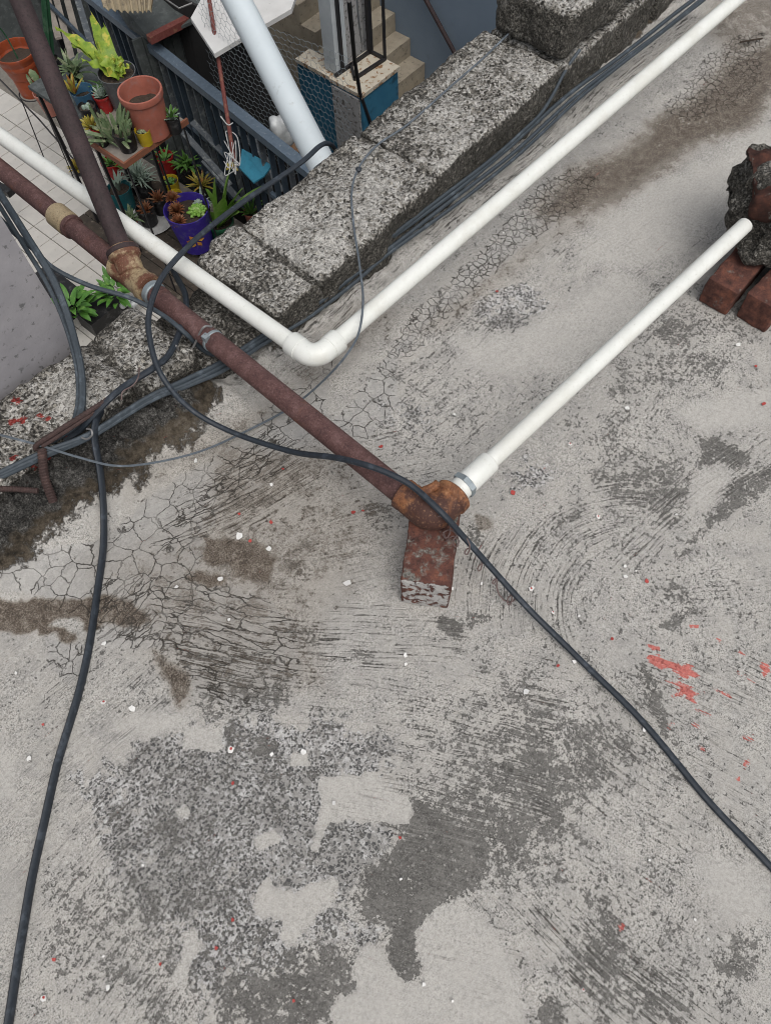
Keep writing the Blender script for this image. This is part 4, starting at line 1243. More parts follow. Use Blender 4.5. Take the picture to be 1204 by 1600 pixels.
# ------------------------------------------------------------------ courtyard: tiles
cf = MB().box((.2, 1.6, FLOOR - .25), (2.86, 9.5, FLOOR - .012)).build('courtyard_floor', M['grout'])
tag(cf, 'pale tiled floor of the courtyard below', None, None, 'structure')
TS = .2255
tile_mesh = MB().add([(-.110, -.110, -.01), (.110, -.110, -.01), (.110, .110, -.01), (-.110, .110, -.01), (-.1085, -.1085, 0), (.1085, -.1085, 0), (.1085, .1085, 0), (-.1085, .1085, 0)],
                     [(4, 5, 6, 7), (0, 1, 5, 4), (1, 2, 6, 5), (2, 3, 7, 6), (3, 0, 4, 7)])
t0 = tile_mesh.build('floor_tile', M['tile'], cf)
first = True
for i in range(0, 11):
    for j in range(0, 25):
        u, v = .62 + TS * (i + .5), 3.467 + TS * (j + .5)
        if u > 2.75: continue
        # leave out what no view across the parapet could show
        if u < .25 * v - .2: continue
        o = t0 if first else t0.copy()
        if not first:
            COL.objects.link(o)
        first = False
        o.location = (u, v, FLOOR - .001 + random.uniform(-.0015, .0015))
        o.rotation_euler = (random.uniform(-.004, .004), random.uniform(-.004, .004), 0)

# ------------------------------------------------------------------ pots and plants
def fit_pot(px, py, rpx, hf, zbase):
    """rim centre seen at (px,py) with half width rpx; its foot stands at zbase"""
    zr = zbase + .2
    for _ in range(8):
        r = rpx * at_t(px, py, zr) / FPX
        zr = zbase + hf * 2 * r
    return at(px, py, zr), r
POTS = []
def pot(label, px, py, rpx, mat, zbase, hf=.9, taper=.74, lip=True, soil=.80, ribs=False, name='potted_plant', cat='potted plant', group=None):
    c, r = fit_pot(px, py, rpx, hf, zbase)
    H = c[2] - zbase
    t = thing(name, label, cat, group)
    b = np.array([c[0], c[1], zbase])
    prof = [(0.001, 0), (r * taper, 0)]
    if ribs:
        prof += [(r * (taper + .06), H * .45), (r * (taper + .10), H * .46), (r * .95, H * .90), (r, H * .94), (r, H), (r * .95, H), (r * .92, H * .92), (r * .93, H * .90), (r * .90, H * .82), (r * .91, H * .80), (r * .86, H * .7)]
    elif lip:
        prof += [(r * .93, H * .86), (r * 1.0, H * .87), (r * 1.02, H * .95), (r, H), (r * .92, H), (r * .90, H * .93), (r * .82, H * .55)]
    else:
        prof += [(r * .985, H * .97), (r, H), (r * .955, H), (r * .92, H * .9), (r * .82, H * .55)]
    po = MB().lathe(prof, b, 30).build('pot', M[mat], t, True)
    zs = H * soil
    rs = r * (.86 if not ribs else .88)
    mb = MB()
    n = 22
    vs = [b + np.array([0, 0, zs + .006])]
    for q in (.35, .7, 1.0):
        for k in range(n):
            a = 2 * PI * k / n
            vs.append(b + np.array([rs * q * math.cos(a), rs * q * math.sin(a), zs + random.uniform(-.006, .006)]))
    fs = [(0, 1 + k, 1 + (k + 1) % n) for k in range(n)]
    for q in range(2):
        for k in range(n):
            fs.append((1 + q * n + k, 1 + (q + 1) * n + k, 1 + (q + 1) * n + (k + 1) % n, 1 + q * n + (k + 1) % n))
    mb.add(vs, fs).build('soil', M['soil'], po)
    return t, b + np.array([0, 0, zs]), r
def rosette(t, c, n, L, w, mat, elev=(20, 70), name='leaf', separate=False, droop=.5, fold=.35, wave=0, seg=5, spread=.01, az0=None):
    mb = MB()
    for k in range(n):
        a = 2.399 * k + random.uniform(-.2, .2) if az0 is None else az0[k % len(az0)] + random.uniform(-.15, .15)
        e_ = math.radians(elev[0] + (elev[1] - elev[0]) * k / max(1, n - 1) + random.uniform(-6, 6))
        d = (math.cos(a) * math.cos(e_), math.sin(a) * math.cos(e_), math.sin(e_))
        b = c + np.array([math.cos(a), math.sin(a), 0]) * spread
        l = L * random.uniform(.8, 1.1)
        if separate:
            MB().leaf(b, d, l, w * random.uniform(.85, 1.1), droop, fold, seg + 3, wave=wave).build(name, M[mat], t, True)
        else:
            mb.leaf(b, d, l, w, droop, fold, seg, wave=wave)
    if not separate:
        return mb.build(name if name != 'leaf' else 'foliage', M[mat], t, True)
def fat_rosette(mb, c, n, L, w, elev=(5, 75)):
    for k in range(n):
        a = 2.399 * k
        e_ = math.radians(elev[0] + (elev[1] - elev[0]) * k / max(1, n - 1))
        d = np.array((math.cos(a) * math.cos(e_), math.sin(a) * math.cos(e_), math.sin(e_)))
        l = L * (1 - .45 * k / n)
        mb.tube([c + d * l * q for q in (0.05, .35, .7, .9, 1.0)], [w * .45, w * .8, w, w * .65, w * .12], 6)
def column(mb, p, d, L, r, ribs=5):
    p, d = np.array(p, float), np.array(d, float)
    d /= np.linalg.norm(d)
    sec = []
    for k in range(ribs * 2):
        a = 2 * PI * k / (ribs * 2)
        q = 1.0 if k % 2 == 0 else .66
        sec.append((math.cos(a) * q, math.sin(a) * q))
    mb.tube([p + d * L * t for t in (0, .15, .5, .8, .93, 1)], [r * .75, r, r, r * .9, r * .6, r * .12], section=sec)

# plant rack with its board
ZS = -2.0
rk = thing('plant_rack', 'plant rack with a reddish edged wooden board of pots', 'plant rack')
c0, c1_, c2_ = at(143, 215, ZS), at(190, 255, ZS), at(297, 188, ZS)
u0, u1, v0 = c1_[0], c2_[0], (c1_[1] + c2_[1]) / 2
v1 = v0 + .50
MB().box((u0 + .016, v0 + .016, ZS - .03), (u1 - .016, v1, ZS - .004)).build('shelf_board', M['wood'], rk)
MB().box((u0, v0, ZS - .035), (u1, v0 + .014, ZS + .004)).build('front_edge', M['shelf_edge'], rk)
MB().box((u0, v0 + .0145, ZS - .035), (u0 + .0145, v1, ZS + .004)).build('side_edge', M['shelf_edge'], rk)
for (x, y) in ((u0 + .03, v0 + .03), (u1 - .03, v0 + .03), (u0 + .03, v1 - .03), (u1 - .03, v1 - .03)):
    MB().box((x - .005, y - .005, FLOOR), (x + .005, y + .005, ZS - .036)).build('leg', M['black_steel'], rk)

rk2 = thing('plant_rack', 'darker second rack of pots behind the reddish edged board', 'plant rack')
MB().box((u0 + .10, v1 + .03, ZS - .03), (u1 + .02, v1 + .62, ZS - .004)).build('shelf_board', M['dark_board'], rk2)
for (x, y) in ((u0 + .13, v1 + .06), (u1 - .02, v1 + .06), (u0 + .13, v1 + .58), (u1 - .02, v1 + .58)):
    MB().box((x - .010, y - .010, FLOOR), (x + .010, y + .010, ZS - .031)).build('leg', M['black_steel'], rk2)
pf = thing('shade_platform', 'low dark plank platform under the floor pots', 'platform')
for k in range(9):  # brown planks added, their dark colour stands in for shade round the pots
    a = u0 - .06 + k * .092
    MB().box((a, v0 - .42, FLOOR + .002), (a + .086, v1 + .75, FLOOR + .018)).build('plank', M['shade_plank'], pf)
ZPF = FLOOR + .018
# clay pot
t, s, r = pot('large clay coloured pot holding only dry soil on the rack', 218, 140, 35, 'p_clay', ZS, 1.05, .82, soil=.62, name='flower_pot', cat='flower pot')
# yellow pot on the board
t, s, r = pot('small yellow pot with a green succulent at the board front', 222, 202, 12.5, 'p_yellow', ZS, 1.0, .8, lip=False)
mb = MB(); fat_rosette(mb, s, 16, .038, .010); mb.build('foliage', M['l_cactus'], t, True)
# carrion cactus clump
t, s, r = pot('black pot overflowing with grey green finger cactus stems', 192, 205, 17, 'p_black', ZS, .9, .8)
for k in range(30):
    a = random.uniform(0, 2 * PI)
    q = random.uniform(0, r * 1.7)
    e_ = math.radians(random.uniform(50, 88) if k % 4 else random.uniform(5, 30))
    mb = MB()
    column(mb, s + np.array([q * math.cos(a) * .8 - .02, q * math.sin(a) + .04, -.01]), (math.cos(a) * math.cos(e_), math.sin(a) * math.cos(e_), math.sin(e_)), random.uniform(.10, .19), random.uniform(.010, .014), 4)
    mb.build('cactus_stem', M['l_cactus'], t, True)
# black pot right of the clay pot
t, s, r = pot('black pot with a pale green leafy sprig right of the clay pot', 268, 182, 12, 'p_black', ZS, 1.1, .8)
rosette(t, s, 12, .06, .025, 'l_pale', (15, 80), droop=.2)
rosette(t, s + np.array([0, 0, .02]), 10, .07, .022, 'l_green', (20, 80), droop=.4)
# smoky pot with lime plant
t, s, r = pot('smoky plastic pot with a tall lime green wavy leaved plant', 182, 112, 30, 'p_clear', ZS, .95, .78, lip=False, soil=.86)
for (x, y, L, w) in ((150, 20, .34, .050), (100, 42, .36, .050), (125, 55, .30, .055), (145, 60, .30, .06), (165, 40, .34, .05), (150, 80, .24, .06), (135, 88, .22, .05), (185, 92, .15, .045), (170, 95, .18, .05), (195, 100, .12, .035), (120, 70, .26, .04), (160, 62, .28, .055)):
    tip = at(x, y, s[2] + L * .55)
    d = tip - s
    MB().leaf(s + np.array([random.uniform(-.03, .03), random.uniform(-.03, .03), 0]), d + np.array([0, 0, .25 * np.linalg.norm(d)]), np.linalg.norm(d) * 1.12, w * 1.45, .75, .25, 12, wave=.20).build('leaf', M['l_lime'], t, True)
MB().leaf(s, at(133, 92, s[2] + .12) - s, .20, .035, .2, .2, 8).build('leaf', M['l_yellow'], t, True)
# blue pot
t, s, r = pot('round blue plastic pot beside the rusty riser', 127, 140, 18, 'p_blue', ZS, .85, .8, lip=False, soil=.55)
rosette(t, s + np.array([-.05, 0, .06]), 14, .12, .02, 'l_yellow', (40, 88), droop=.3)
t, s, r = pot('small black pot of round cacti next to the blue pot', 135, 165, 14, 'p_black', ZS, .8, .85)
mb = MB()
for (x, y) in ((0, 0), (.018, .008), (-.015, .012), (.004, -.018)):
    mb.lathe([(.001, .028), (.010, .024), (.015, .012), (.013, 0)], s + np.array([x, y, -.002]), 10)
mb.build('foliage', M['l_pale'], t, True)
t, s, r = pot('small bright red pot with a grey green succulent', 158, 148, 13, 'p_red', ZS, 1.0, .8)
rosette(t, s, 16, .075, .022, 'l_pale', (25, 85), droop=.1, fold=.5)
t, s, r = pot('red pot with yellowish fleshy plant at the board corner', 152, 197, 12, 'p_red', ZS, .9, .8)
rosette(t, s + np.array([-.03, .02, .01]), 18, .085, .026, 'l_yellow', (15, 85), droop=.2, fold=.5)
t, s, r = pot('dark pot with trailing grey green blades over the board edge', 158, 213, 9, 'p_black', ZS, .8, .85)
rosette(t, s, 12, .13, .022, 'l_cactus', (-5, 40), droop=.5, fold=.4)

# orange pot on a wire stand, little terracotta pot and stand
def wire_stand(label, c, r, ztop):
    st = thing('plant_stand', label, 'plant stand')
    mb = MB()
    n = 20
    mb.tube([(c[0] + r * math.cos(2 * PI * k / n), c[1] + r * math.sin(2 * PI * k / n), ztop - .006) for k in range(n + 1)], .005, 6)
    mb.build('ring', M['black_steel'], st, True)
    for k in range(3):
        a = 2 * PI * k / 3 + .9
        p = np.array([c[0] + r * math.cos(a), c[1] + r * math.sin(a), ztop - .006])
        q = np.array([c[0] + r * 1.5 * math.cos(a), c[1] + r * 1.5 * math.sin(a), FLOOR + .004])
        q2 = q + np.array([-.03 * math.sin(a), .03 * math.cos(a), 0])
        MB().tube([p, q, q2], .005, 6).build('leg', M['black_steel'], st)
ZO = -2.55
t, s, r = pot('bright orange ribbed pot of dark soil on a wire stand', 22, 78, 33, 'p_orange', ZO, 1.05, .62, ribs=True, soil=.78)
MB().tube(spline([s, s + np.array([.0, .03, .18]), s + np.array([-.05, .06, .36]), s + np.array([-.08, .07, .5])], 6), .006, 6).build('stem', M['l_dark'], t, True)
rosette(t, s + np.array([-.06, .06, .40]), 14, .12, .04, 'l_yellow', (-20, 60), droop=.6)
wire_stand('black wire stand carrying the orange pot', s, r * .72, ZO)
t, s, r = pot('small terracotta pot with a paddle cactus, pale blue sticker', 67, 143, 16, 'p_pink', ZO - .05, 1.15, .66)
for (dx, dy, dz, a) in ((0, 0, 0, .3), (-.03, .04, .05, .9), (.02, .05, .06, -.4)):
    mb = MB()
    mb.lathe([(.002, 0), (.020, .02), (.030, .05), (.026, .085), (.004, .105)], (0, 0, 0), 12)
    V = np.array(mb.v) * np.array([1, .35, 1])
    ca, sa = math.cos(a), math.sin(a)
    V = np.column_stack([V[:, 0] * ca - V[:, 1] * sa, V[:, 0] * sa + V[:, 1] * ca + V[:, 2] * .4, V[:, 2]]) + s + np.array([dx, dy, dz])
    mb.v = [tuple(q) for q in V]
    mb.build('cactus_pad', M['l_cactus'], t, True)
wire_stand('black wire stand carrying the small terracotta pot', s, r * .6, ZO - .05)
# tall columnar cactus
t, s, r = pot('black pot with a tall dark green columnar cactus', 78, 92, 14, 'p_black', ZS, .8, .85)
mb = MB()
tipc = at(68, -30, s[2] + .50)
column(mb, s, tipc - s, np.linalg.norm(tipc - s), .030, 6)
mb.build('cactus_stem', M['l_dark'], t, True)

# pots on the floor round the rack foot
ZB = ZPF
t, s, r = pot('teal pot with pale striped blade leaves', 185, 293, 19, 'p_teal', ZB, .95, .84, lip=False, soil=.82)
for k in range(9):
    a = 2.4 * k
    MB().leaf(s, (math.cos(a) * .45, math.sin(a) * .45, 1), .17, .030, .35, .3, 7).build('leaf', M['l_pale'], t, True)
t, s, r = pot('small yellow pot with a single rosette near the purple pot', 265, 281, 13.5, 'p_yellow', ZB, .9, .8, lip=False)
mb = MB(); fat_rosette(mb, s, 16, .055, .013); mb.build('foliage', M['l_green'], t, True)
t, s, r = pot('yellow rimmed pot half hidden behind the purple pot', 272, 304, 13, 'p_yellow', ZB, .9, .8, lip=False)
mb = MB(); fat_rosette(mb, s, 12, .04, .012); mb.build('foliage', M['l_cactus'], t, True)
t, s, r = pot('small black pot with orange star succulents, in the white tray', 226, 325, 15, 'p_black', ZB + .02, .95, .85)
rosette(t, s, 26, .075, .022, 'l_orange', (10, 85), droop=.1, fold=.5)
t, s, r = pot('black pot of rusty orange succulent behind the white tray', 246, 308, 14, 'p_black', ZB + .02, .95, .85)
rosette(t, s, 26, .085, .02, 'l_orange', (10, 85), droop=.15, fold=.5)
t, s, r = pot('dark pot of dry beige twigs between the teal and yellow pots', 222, 283, 14, 'p_black', ZB, .9, .85)
rosette(t, s + np.array([0, 0, .01]), 34, .15, .012, 'l_pale', (10, 80), droop=.6)
rosette(t, s + np.array([0, .05, .04]), 40, .16, .02, 'l_pale', (0, 80), droop=.6)
tr = MB().lathe([(.001, .004), (.16, .004), (.19, .022), (.186, .024), (.155, .010), (.001, .010)], at(238, 345, ZPF), 26).build('plant_tray', M['p_white'], None, True)
tag(tr, 'shallow white plastic tray under the small black pots', 'tray')
t, s, r = pot('purple pot with printed flower, orange and green succulents', 291, 325, 36, 'p_purple', ZB + .05, 1.02, .70, lip=False, soil=.84)
rosette(t, s + np.array([-.05, .06, .03]), 80, .062, .019, 'l_orange', (0, 85), droop=.2, fold=.5)
rosette(t, s + np.array([-.11, -.02, .01]), 70, .058, .018, 'l_orange', (0, 80), droop=.2, fold=.5)
rosette(t, s + np.array([-.01, .13, .08]), 50, .055, .018, 'l_orange', (0, 80), droop=.2, fold=.5)
mb = MB(); fat_rosette(mb, s + np.array([.055, -.045, .0]), 42, .085, .016, (5, 80)); mb.build('succulent_rosette', M['l_bright'], t, True)
mb = MB(); fat_rosette(mb, s + np.array([.125, .02, .0]), 18, .045, .010); mb.build('foliage', M['l_pale'], t, True)
# printed flower, a thin film on the pot wall
fc = at(305, 372, FLOOR + .22)
mb = MB()
cen = s - np.array([0, 0, s[2]])
dirv = np.array([fc[0] - s[0], fc[1] - s[1]])
a0 = math.atan2(dirv[1], dirv[0])
for k in range(6):
    aa = 2 * PI * k / 6
    pts = []
    for (l, w_) in ((.012, .0), (.045, .018), (.075, .0), (.045, -.018)):
        x = l * math.cos(aa) - w_ * math.sin(aa)
        z = l * math.sin(aa) + w_ * math.cos(aa)
        zz = FLOOR + .05 + .18 + z
        k_ = (zz - (FLOOR + .05)) / (2 * r * 1.02)
        rr = r * (.70 + .285 * min(1, k_ / .97)) + .003
        aang = a0 + x / rr
        pts.append((s[0] + rr * math.cos(aang), s[1] + rr * math.sin(aang), zz))
    mb.add(pts, [(0, 1, 2, 3)])
mb.build('flower_print', M['flower'], [o_ for o_ in t.children if o_.name.startswith('pot')][0])
t, s, r = pot('green pot with long bright strap leaves by the parapet', 343, 345, 22, 'p_green', ZB, .9, .8)
for (x, y, h_) in ((322, 303, .30), (338, 282, .42), (357, 272, .46), (350, 300, .34), (372, 300, .40), (415, 292, .40), (330, 330, .2), (362, 322, .28), (345, 312, .32), (368, 332, .2), (318, 345, .14)):
    tip = at(x, y, s[2] + h_)
    d = tip - s
    L = np.linalg.norm(d)
    d = d / L + np.array([0, 0, .12])
    MB().leaf(s + np.array([random.uniform(-.02, .02), random.uniform(-.02, .02), 0]), d, L * 1.12, .125, .30, .25, 10, tip=.7).build('leaf', M['l_bright'], t, True)
rosette(t, at(362, 262, s[2] + .46), 10, .045, .03, 'l_yellow', (-20, 80), name='flower')
t, s, r = pot('small pot with a spiky yellow green plant against the fence', 315, 290, 11, 'p_black', ZB, .9, .8)
rosette(t, s + np.array([0, 0, .02]), 26, .13, .02, 'l_yellow', (5, 70), droop=.3, fold=.4)
t, s, r = pot('small terracotta pot peeping over the parapet edge', 392, 330, 12, 'p_clay', ZB, .9, .8)
rosette(t, s, 16, .15, .022, 'l_green', (20, 80), droop=.4)
t, s, r = pot('dark red pot below the right end of the rack board', 256, 243, 14, 'p_red', ZB, 1.2, .8)
rosette(t, s, 12, .12, .02, 'l_green', (10, 60), droop=.4)
t, s, r = pot('bright red pot half under the rack board', 172, 252, 15, 'p_red', ZB, .9, .85)
rosette(t, s, 14, .10, .02, 'l_green', (10, 80), droop=.3)
t, s, r = pot('tiny dark pot with yellowish rosettes beside the riser foot', 122, 262, 8, 'p_black', ZB, .6, .85)
rosette(t, s, 26, .10, .025, 'l_yellow', (5, 85), droop=.2, fold=.5)
def tuft(label, px, py, rpx, mat, leaf_mat, n_, L, w, hf=.9, zb=None):
    t, s, r = pot(label, px, py, rpx, mat, ZPF if zb is None else zb, hf, .8)
    for k in range(n_):
        a = random.uniform(0, 2 * PI)
        e_ = random.uniform(.15, 1.45)
        MB().leaf(s + np.array([random.uniform(-.5, .5) * r, random.uniform(-.5, .5) * r, random.uniform(0, .06)]), (math.cos(a) * math.cos(e_), math.sin(a) * math.cos(e_), math.sin(e_)), L * random.uniform(.6, 1.2), w * random.uniform(.7, 1.2), random.uniform(.4, 1.3), .3, 5).build('leaf', M[leaf_mat], t, True)
tuft('dark pot with a loose green plant between the teal and red pots', 206, 268, 12, 'p_black', 'l_green', 26, .13, .030)
tuft('small brown pot with drooping green leaves beside the teal pot', 205, 345, 10, 'p_clay', 'l_cactus', 24, .12, .022)
tuft('black pot with dark green foliage under the board end', 290, 262, 12, 'p_black', 'l_green', 30, .14, .026)
tuft('dark pot of low bluish foliage left of the strap leaf plant', 318, 322, 10, 'p_black', 'l_pale', 24, .10, .022)
tuft('black pot with untidy olive leaves behind the blue pot', 118, 118, 11, 'p_black', 'l_cactus', 34, .15, .026, zb=ZS)
tuft('dark pot of grassy leaves behind the red succulent pot', 172, 140, 10, 'p_black', 'l_green', 26, .13, .018, zb=ZS)
# planters at the foot of the rendered wall
pl = thing('planter_crate', 'black plastic crate with a leafy bright green bush', 'planter')
c = at(165, 470, FLOOR + .15)
MB().box((c[0] - .22, c[1] - .10, FLOOR), (c[0] + .10, c[1] + .10, FLOOR + .15)).build('crate', M['p_black'], pl)
def bush(t, c, n, spread, L, w, mat):
    for k in range(n):
        a = random.uniform(0, 2 * PI)
        e_ = random.uniform(.1, 1.3)
        q = random.random() ** .5 * spread
        b = c + np.array([q * math.cos(a), q * math.sin(a), random.uniform(0, spread * .8)])
        MB().leaf(b, (math.cos(a) * math.cos(e_), math.sin(a) * math.cos(e_), math.sin(e_) * .7), L * random.uniform(.7, 1.2), w, .9, .3, 5).build('leaf', M[mat], t, True)
bush(pl, at(182, 462, FLOOR + .16), 46, .10, .10, .038, 'l_bush')
pl2 = thing('planter_box', 'black planter with a drooping green plant beside the rendered wall', 'planter')
c = at(100, 452, FLOOR + .2)
MB().box((c[0] - .16, c[1] - .09, FLOOR), (c[0] + .08, c[1] + .30, FLOOR + .2)).build('trough', M['p_black'], pl2)
bush(pl2, at(117, 487, FLOOR + .18), 46, .10, .13, .045, 'l_bush')
pb = MB()
for k in range(4):
    rough_box(pb, (.07, .05, .05), at(186 + k * 8, 470 + (k % 2) * 5, FLOOR + .12), .012, .02, .01, 90 + k)
tag(pb.build('plastic_bag', M['plastic_bag'], None, True), 'crumpled white plastic by the crate behind the parapet', 'plastic bag')
tag(MB().tube([at(-12, 112, FLOOR + .6), at(60, 185, FLOOR + .35), at(132, 268, FLOOR + .03)], .007, 6).build('support_rod', M['black_steel'], None, True), 'thin black rod leaning across the tiles behind the riser', 'rod')
tag(MB().beam(at(-20, 282, FLOOR + .3), at(18, 302, FLOOR + .3), .06, .05).build('black_box_tube', M['p_black']), 'black tube end showing below the rusty pipe', 'tube')

# ------------------------------------------------------------------ fence between the courtyard and the passage
fe = thing('steel_fence', 'blue grey steel fence with flat bars beside the pots', 'fence')
ZR = -2.2
f0, f1 = at(130, -14, ZR), at(492, 275, ZR)
MB().beam(f0, f1, .078, .06).build('top_rail', M['rail'], fe)
dn = np.array([0, 0, -1.0])
MB().beam(f0 + dn * .52, f1 + dn * .52, .03, .035).build('lower_rail', M['rail'], fe)
MB().beam(f0 + dn * .94, f1 + dn * .94, .03, .04).build('lower_rail', M['rail'], fe)
for k in np.linspace(.02, .98, 26):
    p = along(f0, f1, k)
    MB().beam(p + dn * .031, p + dn * .99, .045, .012, (0, 1, 0)).build('fence_bar', M['fence'] if int(k * 100) % 3 else M['grey_slat'], fe)
# leaning grey slats behind the fence
for i, (x0, y0, x1, y1) in enumerate(((300, 190, 385, 275), (285, 205, 360, 290), (330, 165, 420, 250), (395, 215, 440, 300), (318, 250, 380, 320), (260, 120, 330, 200))):
    o = MB().beam(at(x0, y0, -2.55 - .05 * i), at(x1, y1, -2.85 - .03 * i), .05, .012).build('grey_lath', M['grey_slat'])
    tag(o, ['grey slat lying aslant behind the fence, nearest the strap leaf plant', 'second grey slat aslant below the maroon bar', 'grey slat lying behind the rebar rod', 'short grey slat by the turquoise sheet', 'lowest grey slat above the strap leaves', 'grey slat behind the clay pot'][i], 'slat', 'grey slats leaning behind the fence')
# maroon bar, siding boards, roofing sheets
ZM = -2.05
mb_ = MB().beam(at(233, 62, ZM), at(302, 27, ZM), .055, .05)
tag(mb_.build('maroon_bar', M['red_steel']), 'maroon painted bar fixed across the top of the grey boards', 'bar')
bs_ = thing('board_wall', 'dark grey green vertical board wall below the maroon bar', 'board wall')
a_, b_ = at(205, 75, ZM - .06), at(312, 25, ZM - .06)
a_ = a_ + np.array([.06, .05, 0]); b_ = b_ + np.array([.06, .05, 0])
nb = 8
for k in range(nb):
    p, q = along(a_, b_, k / nb + .006), along(a_, b_, (k + 1) / nb - .006)
    zz = random.uniform(-.004, .004)
    MB().add([(p[0], p[1] + zz, p[2]), (q[0], q[1] + zz, q[2]), (q[0], q[1] + zz, LOW), (p[0], p[1] + zz, LOW), (p[0], p[1] + zz + .02, p[2]), (q[0], q[1] + zz + .02, q[2]), (q[0], q[1] + zz + .02, LOW), (p[0], p[1] + zz + .02, LOW)],
             [(0, 3, 2, 1), (4, 5, 6, 7), (0, 1, 5, 4), (1, 2, 6, 5), (3, 0, 4, 7)]).build('board', M['dark_board'], bs_)
# dark lean-to roof behind with its metal edge
o = MB().prism([at(150, -40, -1.9), at(330, -60, -1.9), at(330, 20, -2.0), at(235, 62, -2.1), at(200, 40, -2.1)], .02, (0, 0, -1)).build('dark_roof_panel', M['dark_board'])
tag(o, 'dark weathered panel behind the corrugated sheet', 'panel')
MB_ = MB().tube([at(255, -4, -1.86), at(280, 13, -1.86), at(300, 5, -1.86)], .006, 6)
tag(MB_.build('metal_edge', M['zinc_wire']), 'bent pale metal strip on the dark panel', 'strip')
cs = MB()
pA, pB, pC, pD = at(150, -30, -1.75), at(245, -30, -1.75), at(236, 15, -1.80), at(193, 46, -1.85)
n = 36
rows = []
for i in range(n + 1):
    k = i / n
    top_, bot_ = along(pA, pB, k), along(at(160, 12, -1.85), pC, k)
    bot_ = bot_ + np.array([0, -.05 * math.sin(k * PI), 0]) + np.array([0, -.02, 0]) * random.random()
    rows.append((top_ + np.array([0, 0, .012 * math.sin(i * 1.6)]), bot_ + np.array([0, 0, .012 * math.sin(i * 1.6)])))
vs = [q for r_ in rows for q in r_] + [q - np.array([0, 0, .004]) for r_ in rows for q in r_]
m2 = 2 * (n + 1)
fs = []
for i in range(n):
    a = 2 * i
    fs += [(a, a + 2, a + 3, a + 1), (m2 + a, m2 + a + 1, m2 + a + 3, m2 + a + 2), (a + 1, a + 3, m2 + a + 3, m2 + a + 1)]
cs.add(vs, fs)
tag(cs.build('corrugated_sheet', M['corrugated'], None, True), 'yellowed corrugated roofing sheet with a ragged edge', 'roofing sheet')
# beige bars of the far fence seen between the riser and the lime plant
bf = thing('slatted_bench', 'dark slatted frame with beige boards behind the lime plant', 'slatted frame')
for i, (x0, y0, x1, y1) in enumerate(((84, 0, 118, 112), (100, 0, 138, 122), (116, 0, 158, 120), (70, 0, 92, 60))):
    MB().beam(at(x0, y0 - 20, -2.75), at(x1, y1, -2.75), .055, .02).build('slat', M['grey_slat'] if i == 2 else M['wood'], bf)
MB().beam(at(60, -10, -2.71), at(150, 80, -2.71), .03, .03).build('cross_bar', M['fence'], bf)
for x, y in ((84, 40), (150, 100)):
    p = at(x, y, -2.79)
    MB().box((p[0] - .02, p[1] - .02, FLOOR), (p[0] + .02, p[1] + .02, -2.79)).build('leg', M['black_steel'], bf)

# ------------------------------------------------------------------ coop, white sheet, drain pipe, wire netting
ws = MB().prism([at(298, 28, -1.75), at(335, 84, -1.78), at(375, 60, -1.78), at(455, 14, -1.78), at(470, -30, -1.75), at(330, -30, -1.72)], .03, (0, 0, -1))
tag(ws.build('white_sheet', M['white_sheet']), 'white board roofing the dark coop behind the red rod', 'board')
co_ = thing('dark_coop', 'dark boarded coop under the white board', 'coop')
VC = at_u(456, 120, 3.3)[1]
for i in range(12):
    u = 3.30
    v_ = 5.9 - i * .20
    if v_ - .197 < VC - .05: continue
    MB().box((u, v_ - .197, LOW), (u + .02, v_, -1.9 - (0 if i < 6 else .1))).build('board', M['coop_shade'], co_)
MB().box((2.9, 4.2, FLOOR - .9), (3.29, 5.9, FLOOR - .85)).build('coop_floor', M['coop_shade'], co_)
# drain pipe
d0, d1 = at(349, -40, -.12), at(505, 262, -.42)
dp = MB().tube([along(d0, d1, k) for k in np.linspace(0, 1, 8)], .046, 30)
tag(dp.build('drain_pipe', M['drain'], None, True), 'wide pale grey drain pipe slanting down behind the parapet', 'drain pipe')
# red rod
r0, r1 = at(324, -20, -1.62), at(366, 252, -2.2)
P = np.array([along(r0, r1, k) for k in np.linspace(0, 1, 70)])
tag(MB().tube(P, .013 * (1 + .12 * (np.arange(70) % 2)), 8).build('rebar_rod', M['red_steel'], None, True), 'rusty red reinforcing rod standing before the white board', 'rod')
# string tangles on the rod
rs_ = random.Random(5)
mb = MB()
pts = [(345, 182, -2.0), (356, 195, -2.0), (364, 192, -2.0)]
mb.tube(spline([at(*p) for p in pts], 6), .004, 5)
for i in range(4):
    P = [at(354 + rs_.uniform(-4, 22), 205 + rs_.uniform(0, 70), -2.12 + rs_.uniform(-.03, .03)) for _ in range(5)]
    mb.tube(spline(P, 6), rs_.uniform(.002, .0035), 5)
tag(mb.build('string_tangle', M['string'], None, True), 'tangle of pale string hanging at the foot of the red rod', 'string')
# netting
net = MB()
UN = 3.05
cw, ch = .046, .040
tl = at_u(405, 40, UN); br = at_u(530, 226, UN)
v_hi, v_lo = at_u(340, 112, UN)[1], at_u(545, 150, UN)[1]
z_hi = at_u(500, 74, UN)[2]
z_lo = at_u(400, 235, UN)[2]
nv_ = int((v_hi - v_lo) / cw) + 1
nz_ = int((z_hi - z_lo) / ch) + 1
def wob(p):
    q = np.array(p, float)
    return q + np.array([.03 * math.sin(q[1] * 4 + q[2] * 3), .008 * math.sin(q[2] * 30), .02 * math.sin(q[1] * 3)])
for j in range(nz_):
    for i in range(nv_):
        v_ = v_lo + (i + .5 * (j % 2)) * cw
        z_ = z_hi - j * ch
        a, b = (UN, v_, z_), (UN, v_ + cw * .5, z_ - ch * .30)
        c, d = (UN, v_ + cw * .5, z_ - ch), (UN, v_ + cw, z_)
        for p, q in ((a, b), (b, d), (b, c)):
            net.tube([wob(p), wob(q)], .0012, 3, False)
